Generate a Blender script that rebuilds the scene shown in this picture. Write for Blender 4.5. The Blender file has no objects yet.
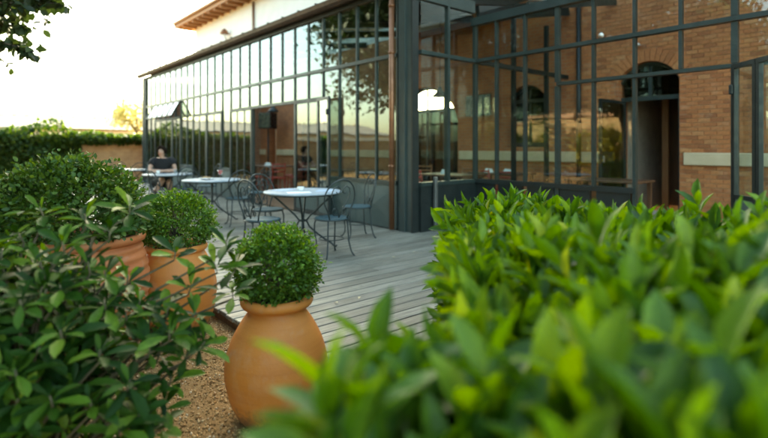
import bpy, bmesh, math, random
import numpy as np
from mathutils import Vector, Matrix

random.seed(7)
rng = np.random.default_rng(11)
R = math.radians
SC = bpy.context.scene
COL = SC.collection

# ------------------------------------------------------------------ camera, sky, sun, exposure
EYE = 1.30
TH = R(40.63)                       # the facade recedes this far left of the view axis
FWD = (-math.cos(TH), math.sin(TH))
RGT = (math.sin(TH), math.cos(TH))
cam = bpy.data.cameras.new('camera')
cam_o = bpy.data.objects.new('camera', cam)
COL.objects.link(cam_o)
cam_o.location = (0, 0, EYE)
cam_o.rotation_euler = (R(90), 0, math.atan2(FWD[1], FWD[0]) - R(90))
cam.sensor_width = 36.0
cam.lens = 23.44
cam.shift_y = -0.09375
cam.clip_start = 0.05
cam.clip_end = 2000
cam.dof.use_dof = True
cam.dof.focus_distance = 3.4
cam.dof.aperture_fstop = 1.1
SC.camera = cam_o

SUN_EL, SUN_ROT = R(25), R(-52)
world = bpy.data.worlds.new('World')
SC.world = world
world.use_nodes = True
wn = world.node_tree.nodes
sky = wn.new('ShaderNodeTexSky')
sky.sky_type = 'NISHITA'
sky.sun_disc = False
sky.sun_elevation = SUN_EL
sky.sun_rotation = SUN_ROT
sky.air_density = 1.0
sky.dust_density = 2.5
sky.ozone_density = 1.0
world.node_tree.links.new(sky.outputs[0], wn['Background'].inputs[0])
wn['Background'].inputs[1].default_value = 0.15

sl = bpy.data.lights.new('sun', 'SUN')
sl.energy = 2.2
sl.angle = R(0.6)
sl.color = (1.0, 0.90, 0.74)
so = bpy.data.objects.new('sun', sl)
COL.objects.link(so)
sd = Vector((math.sin(SUN_ROT) * math.cos(SUN_EL), math.cos(SUN_ROT) * math.cos(SUN_EL), math.sin(SUN_EL)))
so.rotation_euler = sd.to_track_quat('Z', 'Y').to_euler()
so.location = sd * 60

SC.view_settings.view_transform = 'Standard'
SC.view_settings.look = 'None'
SC.view_settings.gamma = 1.0
SC.view_settings.use_curve_mapping = False
SC.view_settings.exposure = 3.32
SC.view_settings.use_white_balance = True      # camera set for shade
SC.view_settings.white_balance_temperature = 8000
SC.view_settings.white_balance_tint = -8
SC.render.engine = 'CYCLES'
SC.cycles.use_denoising = True
SC.cycles.max_bounces = 8
SC.cycles.diffuse_bounces = 4
SC.cycles.glossy_bounces = 4
SC.cycles.transmission_bounces = 6
SC.cycles.transparent_max_bounces = 24
SC.cycles.caustics_reflective = False
SC.cycles.caustics_refractive = False
SC.cycles.sample_clamp_indirect = 6.0

# ------------------------------------------------------------------ materials
MATS = {}

def new_mat(name):
    m = bpy.data.materials.new(name)
    m.use_nodes = True
    nt = m.node_tree
    b = nt.nodes['Principled BSDF']
    MATS[name] = m
    return m, nt, nt.nodes, nt.links, b

def ramp(nt, fac, stops):
    r = nt.nodes.new('ShaderNodeValToRGB')
    cr = r.color_ramp
    while len(cr.elements) < len(stops):
        cr.elements.new(0.5)
    for e, (p, c) in zip(cr.elements, stops):
        e.position = p
        e.color = (*c, 1)
    nt.links.new(fac, r.inputs[0])
    return r.outputs[0]

def coords(nt, scale=(1, 1, 1), kind='Object', offset_random=0.0):
    tc = nt.nodes.new('ShaderNodeTexCoord')
    mp = nt.nodes.new('ShaderNodeMapping')
    mp.inputs['Scale'].default_value = scale
    nt.links.new(tc.outputs[kind], mp.inputs[0])
    if offset_random:
        oi = nt.nodes.new('ShaderNodeObjectInfo')
        ml = nt.nodes.new('ShaderNodeVectorMath')
        ml.operation = 'SCALE'
        ml.inputs[0].default_value = (offset_random, offset_random * 1.7, offset_random * .6)
        nt.links.new(oi.outputs['Random'], ml.inputs['Scale'])
        nt.links.new(ml.outputs[0], mp.inputs['Location'])
    return mp.outputs[0]

def noise(nt, vec, scale, detail=4, rough=.55, dist=0):
    n = nt.nodes.new('ShaderNodeTexNoise')
    n.inputs['Scale'].default_value = scale
    n.inputs['Detail'].default_value = detail
    n.inputs['Roughness'].default_value = rough
    n.inputs['Distortion'].default_value = dist
    if vec is not None:
        nt.links.new(vec, n.inputs['Vector'])
    return n.outputs['Fac']

def mixc(nt, fac, a, b, mode='MIX'):
    m = nt.nodes.new('ShaderNodeMix')
    m.data_type = 'RGBA'
    m.blend_type = mode
    for s, v in ((m.inputs[0], fac), (m.inputs[6], a), (m.inputs[7], b)):
        if hasattr(v, 'is_linked'):
            nt.links.new(v, s)
        elif isinstance(v, (int, float)):
            s.default_value = v
        else:
            s.default_value = (*v, 1)
    return m.outputs[2]

def bump(nt, b, h, strength=.3, dist=.01):
    bp = nt.nodes.new('ShaderNodeBump')
    bp.inputs['Strength'].default_value = strength
    bp.inputs['Distance'].default_value = dist
    nt.links.new(h, bp.inputs['Height'])
    nt.links.new(bp.outputs[0], b.inputs['Normal'])

def maprange(nt, v, a, b, c, d):
    m = nt.nodes.new('ShaderNodeMapRange')
    m.inputs[1].default_value = a; m.inputs[2].default_value = b
    m.inputs[3].default_value = c; m.inputs[4].default_value = d
    nt.links.new(v, m.inputs[0])
    return m.outputs[0]

def noisy(name, c1, c2, scale=6, rough=.6, metallic=0, bstr=.15, bdist=.004, detail=5, sc3=(1, 1, 1), spec=.5, kind='Object', rand=0.0):
    m, nt, n, l, b = new_mat(name)
    v = coords(nt, sc3, kind, rand)
    f = noise(nt, v, scale, detail)
    c = ramp(nt, f, ((.3, c1), (.7, c2)))
    l.new(c, b.inputs['Base Color'])
    b.inputs['Roughness'].default_value = rough
    l.new(maprange(nt, noise(nt, v, scale * 2.3), .3, .7, max(0, rough - .1), min(1, rough + .1)), b.inputs['Roughness'])
    b.inputs['Metallic'].default_value = metallic
    b.inputs['Specular IOR Level'].default_value = spec
    if bstr:
        bump(nt, b, noise(nt, v, scale * 5, 4), bstr, bdist)
    return m

def leaf_mat(name, dark, mid, light, rough=.38, trans=.3, odd=None, spec=.5):
    m, nt, n, l, b = new_mat(name)
    g = n.new('ShaderNodeNewGeometry')
    oi = n.new('ShaderNodeObjectInfo')
    a = n.new('ShaderNodeMath'); a.operation = 'ADD'
    l.new(g.outputs['Random Per Island'], a.inputs[0]); l.new(oi.outputs['Random'], a.inputs[1])
    fr = n.new('ShaderNodeMath'); fr.operation = 'FRACT'
    l.new(a.outputs[0], fr.inputs[0])
    c = ramp(nt, fr.outputs[0], ((0.0, dark), (.55, mid), (.95, light), (.985, odd or light)))
    v = coords(nt)
    c = mixc(nt, maprange(nt, noise(nt, v, 40, 3), .35, .7, 0, .45), c, tuple(x * .55 for x in dark))
    l.new(c, b.inputs['Base Color'])
    b.inputs['Roughness'].default_value = rough
    b.inputs['Specular IOR Level'].default_value = spec
    tr = n.new('ShaderNodeBsdfTranslucent')
    hs = n.new('ShaderNodeHueSaturation')
    hs.inputs['Saturation'].default_value = 1.15
    hs.inputs['Value'].default_value = 1.7
    hs.inputs['Hue'].default_value = .48
    l.new(c, hs.inputs['Color'])
    l.new(hs.outputs[0], tr.inputs[0])
    mx = n.new('ShaderNodeMixShader')
    mx.inputs[0].default_value = trans
    l.new(b.outputs[0], mx.inputs[1]); l.new(tr.outputs[0], mx.inputs[2])
    l.new(mx.outputs[0], n['Material Output'].inputs['Surface'])
    return m

def glass_mat(name, tint=(.88, .94, .92), r0=.035, wob=.0):
    m, nt, n, l, b = new_mat(name)
    n.remove(b)
    lw = n.new('ShaderNodeLayerWeight'); lw.inputs[0].default_value = .5
    p = n.new('ShaderNodeMath'); p.operation = 'POWER'; p.inputs[1].default_value = 3.3
    l.new(lw.outputs['Facing'], p.inputs[0])
    f = maprange(nt, p.outputs[0], 0, 1, r0, 1)
    t = n.new('ShaderNodeBsdfTransparent'); t.inputs[0].default_value = (*tint, 1)
    gl = n.new('ShaderNodeBsdfGlossy'); gl.inputs['Roughness'].default_value = .0
    gl.inputs['Color'].default_value = (.93, .97, .96, 1)
    v = coords(nt, (1, 1, 1), 'Object', 3.0)
    bp = n.new('ShaderNodeBump'); bp.inputs['Strength'].default_value = .12; bp.inputs['Distance'].default_value = .02
    l.new(noise(nt, v, 1.6, 1), bp.inputs['Height'])
    l.new(bp.outputs[0], gl.inputs['Normal'])
    mx = n.new('ShaderNodeMixShader')
    l.new(f, mx.inputs[0]); l.new(t.outputs[0], mx.inputs[1]); l.new(gl.outputs[0], mx.inputs[2])
    l.new(mx.outputs[0], n['Material Output'].inputs['Surface'])
    return m

def brick_mat(name, axis='xz', c1=(.36, .15, .065), c2=(.25, .095, .045), mortar=(.46, .34, .23)):
    m, nt, n, l, b = new_mat(name)
    tc = n.new('ShaderNodeTexCoord')
    sp = n.new('ShaderNodeSeparateXYZ'); l.new(tc.outputs['Object'], sp.inputs[0])
    cb = n.new('ShaderNodeCombineXYZ')
    l.new(sp.outputs['X' if axis == 'xz' else 'Y'], cb.inputs[0]); l.new(sp.outputs['Z'], cb.inputs[1])
    bt = n.new('ShaderNodeTexBrick')
    l.new(cb.outputs[0], bt.inputs['Vector'])
    bt.inputs['Scale'].default_value = 1.0
    bt.inputs['Brick Width'].default_value = .19
    bt.inputs['Row Height'].default_value = .075
    bt.inputs['Mortar Size'].default_value = .007
    bt.inputs['Color1'].default_value = (*c1, 1); bt.inputs['Color2'].default_value = (*c2, 1)
    bt.inputs['Mortar'].default_value = (*mortar, 1)
    nz = noise(nt, tc.outputs['Object'], 2.2, 5)
    c = mixc(nt, maprange(nt, nz, .35, .75, 0, .5), bt.outputs['Color'], (.2, .075, .035))
    l.new(c, b.inputs['Base Color'])
    b.inputs['Roughness'].default_value = .85
    bump(nt, b, bt.outputs['Fac'], -.5, .008)
    return m

# wood planks: grey weathered
m, nt, n, l, b = new_mat('deck_wood')
v = coords(nt, (9, .55, 9), 'Object', 40.0)
g1 = noise(nt, v, 5, 7, .62, .4)
v2 = coords(nt, (1.2, .9, 1), 'Object', 13.0)
g2 = noise(nt, v2, 1.7, 4)
oi = n.new('ShaderNodeObjectInfo')
base = ramp(nt, oi.outputs['Random'], ((0, (.120, .106, .074)), (.35, (.200, .183, .136)), (.7, (.272, .256, .198)), (1, (.155, .134, .092))))
c = mixc(nt, maprange(nt, g1, .35, .68, 0, .75), base, (.085, .074, .058))
c = mixc(nt, maprange(nt, g2, .45, .75, 0, .5), c, (.30, .275, .225))
c = mixc(nt, maprange(nt, noise(nt, coords(nt, (1, 1, 1), 'Object', 5.0), 9, 3), .62, .75, 0, .5), c, (.10, .088, .065))
l.new(c, b.inputs['Base Color'])
l.new(maprange(nt, g1, .3, .7, .5, .75), b.inputs['Roughness'])
bump(nt, b, g1, .5, .004)
# terracotta
def terracotta(name, c1, c2, c3):
    m, nt, n, l, b = new_mat(name)
    v = coords(nt)
    a = noise(nt, v, 3.5, 5)
    bnd = noise(nt, coords(nt, (.6, .6, 9)), 3, 4)
    c = ramp(nt, a, ((.3, c1), (.7, c2)))
    c = mixc(nt, maprange(nt, bnd, .45, .75, 0, .5), c, c3)
    c = mixc(nt, maprange(nt, noise(nt, v, 11, 6), .58, .8, 0, .35), c, (.48, .36, .26))
    # lime bloom in drifts, soil splashes round the foot
    c = mixc(nt, maprange(nt, noise(nt, coords(nt, (1, 1, .45)), 5, 6, .7), .54, .74, 0, .26), c, (.58, .43, .29))
    sp = n.new('ShaderNodeSeparateXYZ'); l.new(coords(nt), sp.inputs[0])
    ad = n.new('ShaderNodeMath'); ad.operation = 'ADD'
    l.new(maprange(nt, sp.outputs['Z'], 0, .16, .62, .0), ad.inputs[0]); l.new(noise(nt, v, 28, 6, .7), ad.inputs[1])
    c = mixc(nt, maprange(nt, ad.outputs[0], .66, .95, 0, .8), c, (.13, .075, .035))
    l.new(c, b.inputs['Base Color'])
    l.new(maprange(nt, a, .3, .7, .5, .72), b.inputs['Roughness'])
    h = n.new('ShaderNodeMath'); h.operation = 'ADD'
    l.new(noise(nt, v, 60, 4), h.inputs[0]); l.new(bnd, h.inputs[1])
    bump(nt, b, h.outputs[0], .25, .004)
terracotta('terracotta', (.56, .180, .028), (.64, .232, .042), (.46, .130, .022))
terracotta('terracotta_red', (.46, .135, .040), (.52, .175, .055), (.38, .10, .032))

noisy('gravel_ground', (.22, .12, .045), (.38, .22, .09), 30, .95, bstr=.8, bdist=.02, spec=.2)
noisy('soil', (.03, .02, .012), (.06, .04, .025), 25, .95, bstr=.9, bdist=.02, spec=.2)
m, nt, n, l, b = new_mat('gravel_chip')
g = n.new('ShaderNodeNewGeometry')
c = ramp(nt, g.outputs['Random Per Island'], ((0, (.13, .062, .020)), (.3, (.34, .18, .065)), (.65, (.48, .28, .115)), (.93, (.52, .35, .18)), (1, (.58, .46, .32))))
l.new(c, b.inputs['Base Color']); b.inputs['Roughness'].default_value = .9; b.inputs['Specular IOR Level'].default_value = .25

noisy('frame_paint', (.017, .028, .025), (.028, .042, .037), 5, .42, bstr=.05)
noisy('frame_dark', (.009, .013, .012), (.016, .021, .019), 5, .45, bstr=.05)
noisy('kick_paint', (.055, .080, .073), (.078, .105, .096), 2.5, .5, bstr=.05)
noisy('pillar_paint', (.034, .050, .047), (.050, .070, .065), 3, .45, bstr=.05)
noisy('copper_aged', (.18, .075, .035), (.26, .12, .06), 6, .42, metallic=.55, bstr=.1)
noisy('gutter_dark', (.055, .036, .026), (.10, .065, .045), 6, .5, metallic=.3, bstr=.1)
noisy('zinc', (.10, .10, .09), (.17, .165, .15), 5, .5, metallic=.6, bstr=.1)
noisy('plaster_white', (.74, .71, .65), (.82, .79, .73), 2, .9, bstr=.1)
noisy('eave_wood', (.34, .16, .065), (.46, .235, .10), 6, .6, sc3=(.4, 4, 4))
noisy('roof_tile', (.30, .15, .085), (.42, .24, .14), 6, .85)
noisy('roof_dark', (.035, .033, .03), (.06, .055, .05), 4, .8)
noisy('stone_band', (.60, .46, .28), (.70, .55, .36), 5, .85)
noisy('stone_step', (.36, .30, .23), (.46, .39, .31), 6, .85)
noisy('stone_wall', (.42, .26, .13), (.56, .38, .21), 5, .9, bstr=.5, bdist=.02, sc3=(1, 1, 3))
noisy('coping', (.45, .36, .26), (.55, .46, .34), 6, .85)
noisy('wood_brown', (.085, .037, .017), (.15, .07, .032), 5, .5, sc3=(3, 3, .5))
noisy('wood_orange', (.24, .10, .035), (.32, .145, .055), 5, .45, sc3=(3, 3, .5))
noisy('red_lacquer', (.34, .035, .02), (.42, .05, .028), 5, .35, bstr=0)
noisy('floor_wood', (.13, .075, .04), (.20, .12, .065), 3, .4, sc3=(6, .6, 1))
noisy('iron', (.018, .026, .026), (.032, .042, .041), 30, .5, metallic=.2, bstr=.1)
noisy('iron_pale', (.30, .32, .32), (.40, .42, .42), 30, .5, metallic=.1, bstr=.1)
noisy('seat_blue', (.032, .066, .074), (.055, .095, .102), 14, .7, bstr=.1, spec=.25)
noisy('table_white', (.25, .30, .34), (.38, .42, .46), 7, .5, bstr=.05, spec=.3)
noisy('paper', (.72, .74, .78), (.82, .83, .86), 8, .7, bstr=.05)
noisy('paper_blue', (.34, .44, .56), (.46, .55, .66), 22, .7, bstr=.05)
noisy('china', (.74, .73, .70), (.80, .79, .76), 4, .2, bstr=0)
noisy('food', (.35, .19, .07), (.60, .42, .2), 30, .6)
noisy('cloth_white', (.70, .70, .68), (.80, .80, .78), 12, .9, bstr=.2)
noisy('drink_red', (.62, .06, .04), (.75, .12, .07), 5, .2, bstr=0)
noisy('screen_black', (.006, .006, .007), (.012, .012, .013), 4, .25, bstr=0)
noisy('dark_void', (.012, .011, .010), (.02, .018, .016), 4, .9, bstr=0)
noisy('skin', (.50, .28, .19), (.58, .34, .24), 20, .5, bstr=.05)
noisy('hair', (.012, .007, .005), (.03, .018, .010), 60, .85, spec=.1, bstr=.6, bdist=.01, sc3=(4, 4, .6))
noisy('black_cloth', (.008, .008, .009), (.016, .016, .017), 40, .9, bstr=.3)
noisy('boot_leather', (.11, .05, .022), (.17, .08, .035), 25, .5)
noisy('bark', (.045, .035, .026), (.10, .08, .06), 14, .95, bstr=1, bdist=.02, sc3=(1, 1, .3))
noisy('twig', (.06, .045, .025), (.12, .10, .05), 20, .85)
noisy('twig_green', (.07, .11, .03), (.11, .15, .045), 20, .7)
noisy('far_roof', (.36, .29, .22), (.46, .38, .30), 3, .9)
noisy('far_wall', (.66, .58, .47), (.74, .66, .56), 3, .9)
noisy('dry_leaf', (.42, .34, .18), (.56, .48, .30), 20, .8)
m, nt, n, l, b = new_mat('brick_piece')
oi = n.new('ShaderNodeObjectInfo'); g = n.new('ShaderNodeNewGeometry')
a = n.new('ShaderNodeMath'); a.operation = 'ADD'
l.new(oi.outputs['Random'], a.inputs[0]); l.new(g.outputs['Random Per Island'], a.inputs[1])
fr = n.new('ShaderNodeMath'); fr.operation = 'FRACT'; l.new(a.outputs[0], fr.inputs[0])
c = ramp(nt, fr.outputs[0], ((0, (.34, .115, .040)), (.2, (.50, .175, .058)), (.6, (.57, .215, .072)), (.85, (.53, .185, .062)), (1, (.60, .27, .105))))
v = coords(nt, (1, 1, 1), 'Object')
c = mixc(nt, maprange(nt, noise(nt, v, 25, 4), .4, .75, 0, .4), c, (.17, .065, .032))
c = mixc(nt, maprange(nt, noise(nt, g.outputs['Position'], 1.3, 5, .65), .50, .75, 0, .38), c, (.24, .095, .045))
c = mixc(nt, maprange(nt, noise(nt, g.outputs['Position'], 3.1, 5, .65), .58, .75, 0, .35), c, (.60, .40, .25))
l.new(c, b.inputs['Base Color']); b.inputs['Roughness'].default_value = .85
bump(nt, b, noise(nt, v, 60, 4), .4, .004)
noisy('mortar', (.32, .20, .12), (.42, .28, .17), 30, .95, bstr=.4)
brick_mat('brick_wall_xz', 'xz', (.54, .19, .064), (.42, .138, .050), (.40, .24, .13))
brick_mat('brick_wall_yz', 'yz')
brick_mat('stone_course_yz', 'yz', (.62, .40, .20), (.50, .30, .14), (.55, .42, .27))
brick_mat('stone_course_xz', 'xz', (.62, .40, .20), (.50, .30, .14), (.55, .42, .27))
glass_mat('glass')
glass_mat('glass_front', (.66, .74, .71), .085)
glass_mat('glass_dark', (.35, .42, .38), .06)
glass_mat('glass_clear', (.95, .97, .97), .05)

leaf_mat('leaf_hedge', (.032, .090, .008), (.074, .168, .013), (.140, .245, .020), .42, .36, (.20, .25, .03), spec=.32)
leaf_mat('leaf_shrub', (.008, .028, .003), (.022, .064, .005), (.095, .180, .014), .5, .24, (.13, .19, .02), spec=.13)
leaf_mat('leaf_box', (.036, .085, .010), (.075, .160, .016), (.150, .260, .028), .45, .25, spec=.3)
leaf_mat('leaf_dome', (.024, .056, .009), (.045, .095, .013), (.095, .155, .024), .5, .22, spec=.25)
leaf_mat('leaf_ivy', (.024, .056, .010), (.048, .098, .016), (.095, .155, .026), .5, .45, spec=.3)
leaf_mat('leaf_tree', (.012, .024, .007), (.021, .040, .011), (.036, .060, .017), .55, .2, spec=.3)
leaf_mat('leaf_tree_b', (.032, .062, .012), (.060, .105, .020), (.095, .150, .030), .5, .35)
leaf_mat('leaf_gold', (.34, .34, .12), (.44, .42, .17), (.52, .49, .24), .6, .45)
leaf_mat('leaf_yellow', (.12, .14, .02), (.22, .20, .03), (.30, .26, .04), .5, .4)

# ------------------------------------------------------------------ mesh helpers
class MB:
    def __init__(s, off=(0, 0, 0)):
        s.v = []; s.f = []; s.sm = []; s.off = off
    def add(s, vs, fs, smooth=False):
        o = len(s.v)
        ox, oy, oz = s.off
        s.v += [(a[0] - ox, a[1] - oy, a[2] - oz) for a in vs]
        s.f += [tuple(i + o for i in f) for f in fs]
        s.sm += [smooth] * len(fs)
        return s
    def box(s, x0, x1, y0, y1, z0, z1):
        vs = [(x, y, z) for z in (z0, z1) for y in (y0, y1) for x in (x0, x1)]
        return s.add(vs, [(0, 2, 3, 1), (4, 5, 7, 6), (0, 1, 5, 4), (2, 6, 7, 3), (0, 4, 6, 2), (1, 3, 7, 5)])
    def cbox(s, x0, x1, y0, y1, z0, z1, c=.006):
        """box with chamfered edges"""
        bm = bmesh.new()
        bmesh.ops.create_cube(bm, size=1)
        for q in bm.verts:
            q.co = Vector((x0 + (q.co.x + .5) * (x1 - x0), y0 + (q.co.y + .5) * (y1 - y0), z0 + (q.co.z + .5) * (z1 - z0)))
        bmesh.ops.bevel(bm, geom=list(bm.edges), offset=c, segments=1, affect='EDGES')
        bm.verts.index_update()
        s.add([tuple(q.co) for q in bm.verts], [tuple(q.index for q in f.verts) for f in bm.faces])
        bm.free()
        return s
    def obox(s, p, q, w, h, up=(0, 0, 1)):
        """bar of section w x h from p to q"""
        p = Vector(p); q = Vector(q)
        d = (q - p).normalized(); u = Vector(up)
        a = d.cross(u).normalized() * w / 2
        bb = a.cross(d).normalized() * h / 2
        vs = [tuple(c + i * a + j * bb) for c in (p, q) for i, j in ((-1, -1), (1, -1), (1, 1), (-1, 1))]
        return s.add(vs, [(0, 1, 2, 3), (4, 7, 6, 5), (0, 4, 5, 1), (1, 5, 6, 2), (2, 6, 7, 3), (3, 7, 4, 0)])
    def tube(s, pts, r, n=6, closed=False, cap=True):
        P = [Vector(p) for p in pts]
        N = len(P)
        rr = [float(q) for q in r] if isinstance(r, (list, tuple)) else [float(r)] * N
        vs = []; prev = None
        for i in range(N):
            if closed:
                d = P[(i + 1) % N] - P[i - 1]
            else:
                d = P[min(i + 1, N - 1)] - P[max(i - 1, 0)]
            d.normalize()
            if prev is None:
                a = d.orthogonal().normalized()
            else:
                a = prev - d * prev.dot(d)
                a = a.normalized() if a.length > 1e-6 else d.orthogonal().normalized()
            prev = a
            bb = d.cross(a)
            for k in range(n):
                t = 2 * math.pi * k / n
                vs.append(tuple(P[i] + rr[i] * (math.cos(t) * a + math.sin(t) * bb)))
        fs = []
        for i in range(N if closed else N - 1):
            j = (i + 1) % N
            for k in range(n):
                fs.append((i * n + k, i * n + (k + 1) % n, j * n + (k + 1) % n, j * n + k))
        if cap and not closed:
            fs.append(tuple(range(n - 1, -1, -1)))
            fs.append(tuple((N - 1) * n + k for k in range(n)))
        return s.add(vs, fs, True)
    def lathe(s, prof, n=32, c=(0, 0, 0), wob=0.0, seed=0):
        rs = np.random.default_rng(seed)
        ph = rs.uniform(0, 6.28, 4)
        vs = []
        for i, (r, z) in enumerate(prof):
            for k in range(n):
                t = 2 * math.pi * k / n
                q = r * (1 + wob * (math.sin(2 * t + ph[0] + z * 3) + .6 * math.sin(3 * t + ph[1] - z * 5)))
                vs.append((c[0] + q * math.cos(t), c[1] + q * math.sin(t), c[2] + z))
        fs = []
        for i in range(len(prof) - 1):
            for k in range(n):
                fs.append((i * n + k, i * n + (k + 1) % n, (i + 1) * n + (k + 1) % n, (i + 1) * n + k))
        fs.append(tuple(range(n - 1, -1, -1)))
        fs.append(tuple((len(prof) - 1) * n + k for k in range(n)))
        return s.add(vs, fs, True)
    def prism(s, poly, y0, y1):
        """polygon in x,z extruded along y"""
        n = len(poly)
        vs = [(x, y0, z) for x, z in poly] + [(x, y1, z) for x, z in poly]
        fs = [tuple(range(n)), tuple(range(2 * n - 1, n - 1, -1))]
        fs += [(i, i + n, (i + 1) % n + n, (i + 1) % n) for i in range(n)]
        return s.add(vs, fs)
    def mesh(s, name, mat):
        me = bpy.data.meshes.new(name)
        me.from_pydata(s.v, [], s.f)
        if any(s.sm):
            me.polygons.foreach_set('use_smooth', s.sm)
        me.materials.append(MATS[mat])
        bm = bmesh.new(); bm.from_mesh(me)
        bmesh.ops.recalc_face_normals(bm, faces=bm.faces)
        bm.to_mesh(me); bm.free()
        return me
    def build(s, name, mat, parent=None, loc=None):
        return link(name, s.mesh(name, mat), parent, loc)

def link(name, data, parent=None, loc=None, rot=None):
    o = bpy.data.objects.new(name, data)
    COL.objects.link(o)
    if parent is not None:
        o.parent = parent
    if loc is not None:
        o.location = loc
    if rot is not None:
        o.rotation_euler = rot
    return o

def tag(o, label, cat, group=None, kind=None):
    o['label'] = label
    o['category'] = cat
    if group: o['group'] = group
    if kind: o['kind'] = kind
    return o

def struct(o, label=None):
    o['kind'] = 'structure'
    if label: o['label'] = label
    return o

def thing(name, label, cat, loc=(0, 0, 0), rz=0, group=None):
    o = link(name, None, None, loc, (0, 0, rz))
    o.empty_display_size = .2
    return tag(o, label, cat, group)

def copy_tree(o, parent=None, loc=None, rz=None, label=None):
    c = o.copy(); COL.objects.link(c)
    if parent is not None: c.parent = parent
    if loc is not None: c.location = loc
    if rz is not None: c.rotation_euler = (0, 0, rz)
    if label: c['label'] = label
    for ch in list(o.children):
        copy_tree(ch, c)
    return c

def cw(Xc, Z, z=0.0):
    """metres right of / ahead of the standing point -> world"""
    return (Xc * RGT[0] + Z * FWD[0], Xc * RGT[1] + Z * FWD[1], z)

# leaf templates: lie along +Y, normal +Z, unit length
def leaf_template(ts, ws, fold=.10, droop=.12):
    n = len(ts)
    v = []; f = []
    for t in ts:
        v.append((0, t, -droop * t * t))
    L = {}; Rr = {}
    for i in range(1, n - 1):
        L[i] = len(v); v.append((-ws[i], ts[i], -droop * ts[i] ** 2 + fold * ws[i] * 2))
        Rr[i] = len(v); v.append((ws[i], ts[i], -droop * ts[i] ** 2 + fold * ws[i] * 2))
    for S, flip in ((L, False), (Rr, True)):
        for i in range(n - 1):
            if i == 0: q = (0, 1, S[1])
            elif i == n - 2: q = (i, i + 1, S[i])
            else: q = (i, i + 1, S[i + 1], S[i])
            f.append(q[::-1] if flip else q)
    return np.array(v, float), f
LEAF_LAUREL = leaf_template((0, .16, .45, .75, 1), (0, .11, .19, .14, 0), .35, .12)
LEAF_WHORL = leaf_template((0, .25, .60, .85, 1), (0, .08, .165, .13, 0), .25, .14)
LEAF_SMALL = leaf_template((0, .5, 1), (0, .30, 0), .3, .15)
LEAF_TREE = leaf_template((0, .35, .7, 1), (0, .30, .27, 0), .2, .2)
LEAF_IVY = leaf_template((0, .25, .6, 1), (0, .48, .30, 0), .15, .1)

def frames(d, nrm):
    """rotation matrices (N,3,3) whose columns are side, axis, normal"""
    d = d / np.linalg.norm(d, axis=1, keepdims=True)
    s = np.cross(d, nrm)
    ln = np.linalg.norm(s, axis=1, keepdims=True)
    bad = ln[:, 0] < 1e-4
    s[bad] = np.cross(d[bad], np.array([.31, .77, .55])); ln = np.linalg.norm(s, axis=1, keepdims=True)
    s = s / ln
    nn = np.cross(s, d)
    return np.stack([s, d, nn], axis=2)

def mass(name, tmpl, pos, rot, size, mat, parent=None, width=None, smooth=True):
    tv, tf = tmpl
    N = len(pos)
    size = np.broadcast_to(np.asarray(size, float), (N,))
    sc = np.repeat(size[:, None], 3, 1)
    if width is not None:
        sc = sc.copy(); sc[:, 0] *= width
    V = np.einsum('nij,nkj->nki', rot, tv[None] * sc[:, None, :]) + pos[:, None, :]
    k = len(tv)
    li = np.concatenate([np.array(f) for f in tf])
    ln = np.array([len(f) for f in tf])
    loops = (li[None] + (np.arange(N) * k)[:, None]).ravel()
    tot = np.tile(ln, N)
    start = np.concatenate([[0], np.cumsum(tot)[:-1]])
    me = bpy.data.meshes.new(name)
    me.vertices.add(N * k); me.loops.add(len(loops)); me.polygons.add(len(tot))
    me.vertices.foreach_set('co', V.ravel().astype(np.float32))
    me.loops.foreach_set('vertex_index', loops.astype(np.int32))
    me.polygons.foreach_set('loop_start', start.astype(np.int32))
    me.polygons.foreach_set('loop_total', tot.astype(np.int32))
    if smooth:
        me.polygons.foreach_set('use_smooth', np.ones(len(tot), bool))
    me.materials.append(MATS[mat])
    me.update(calc_edges=True)
    o = link(name, me, parent)
    o['kind'] = 'stuff'
    return o

def template_mesh(name, tmpl, mat, bend=0.0):
    v = tmpl[0].copy()
    if bend:
        v[:, 2] -= bend * v[:, 1] ** 2
        v[:, 0] += bend * .25 * v[:, 1] ** 2
    me = bpy.data.meshes.new(name)
    me.from_pydata([tuple(p) for p in v], [], tmpl[1])
    me.polygons.foreach_set('use_smooth', [True] * len(me.polygons))
    me.materials.append(MATS[mat])
    return me

def leaf_objects(meshes, pos, rot, size, parent, name='leaf'):
    for i in range(len(pos)):
        o = bpy.data.objects.new(name, meshes[i % len(meshes)])
        COL.objects.link(o)
        o.parent = parent
        M = np.eye(4); M[:3, :3] = rot[i] * size[i]; M[:3, 3] = pos[i]
        o.matrix_basis = Matrix(M.tolist())

def unit(n):
    v = rng.normal(size=(n, 3))
    return v / np.linalg.norm(v, axis=1, keepdims=True)

def in_view(P, m=.04):
    """which world points the frame takes in, and how far ahead they are"""
    Z = P[:, 0] * FWD[0] + P[:, 1] * FWD[1]
    X = P[:, 0] * RGT[0] + P[:, 1] * RGT[1]
    Zs = np.maximum(Z, .05)
    u = .5 + X / Zs * 500 / 768; v = (147 + 500 * (EYE - P[:, 2]) / Zs) / 438
    return (Z > .2) & (u > -m) & (u < 1 + m) & (v > -m) & (v < 1 + m), Z

# ================================================================== ground and deck
GZ = -0.10
g = MB()
g.add([(-260, -260, GZ), (260, -260, GZ), (260, 260, GZ), (-260, 260, GZ)], [(0, 1, 2, 3)])
struct(g.build('ground', 'gravel_ground'), 'brown gravel ground of the courtyard')

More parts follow.
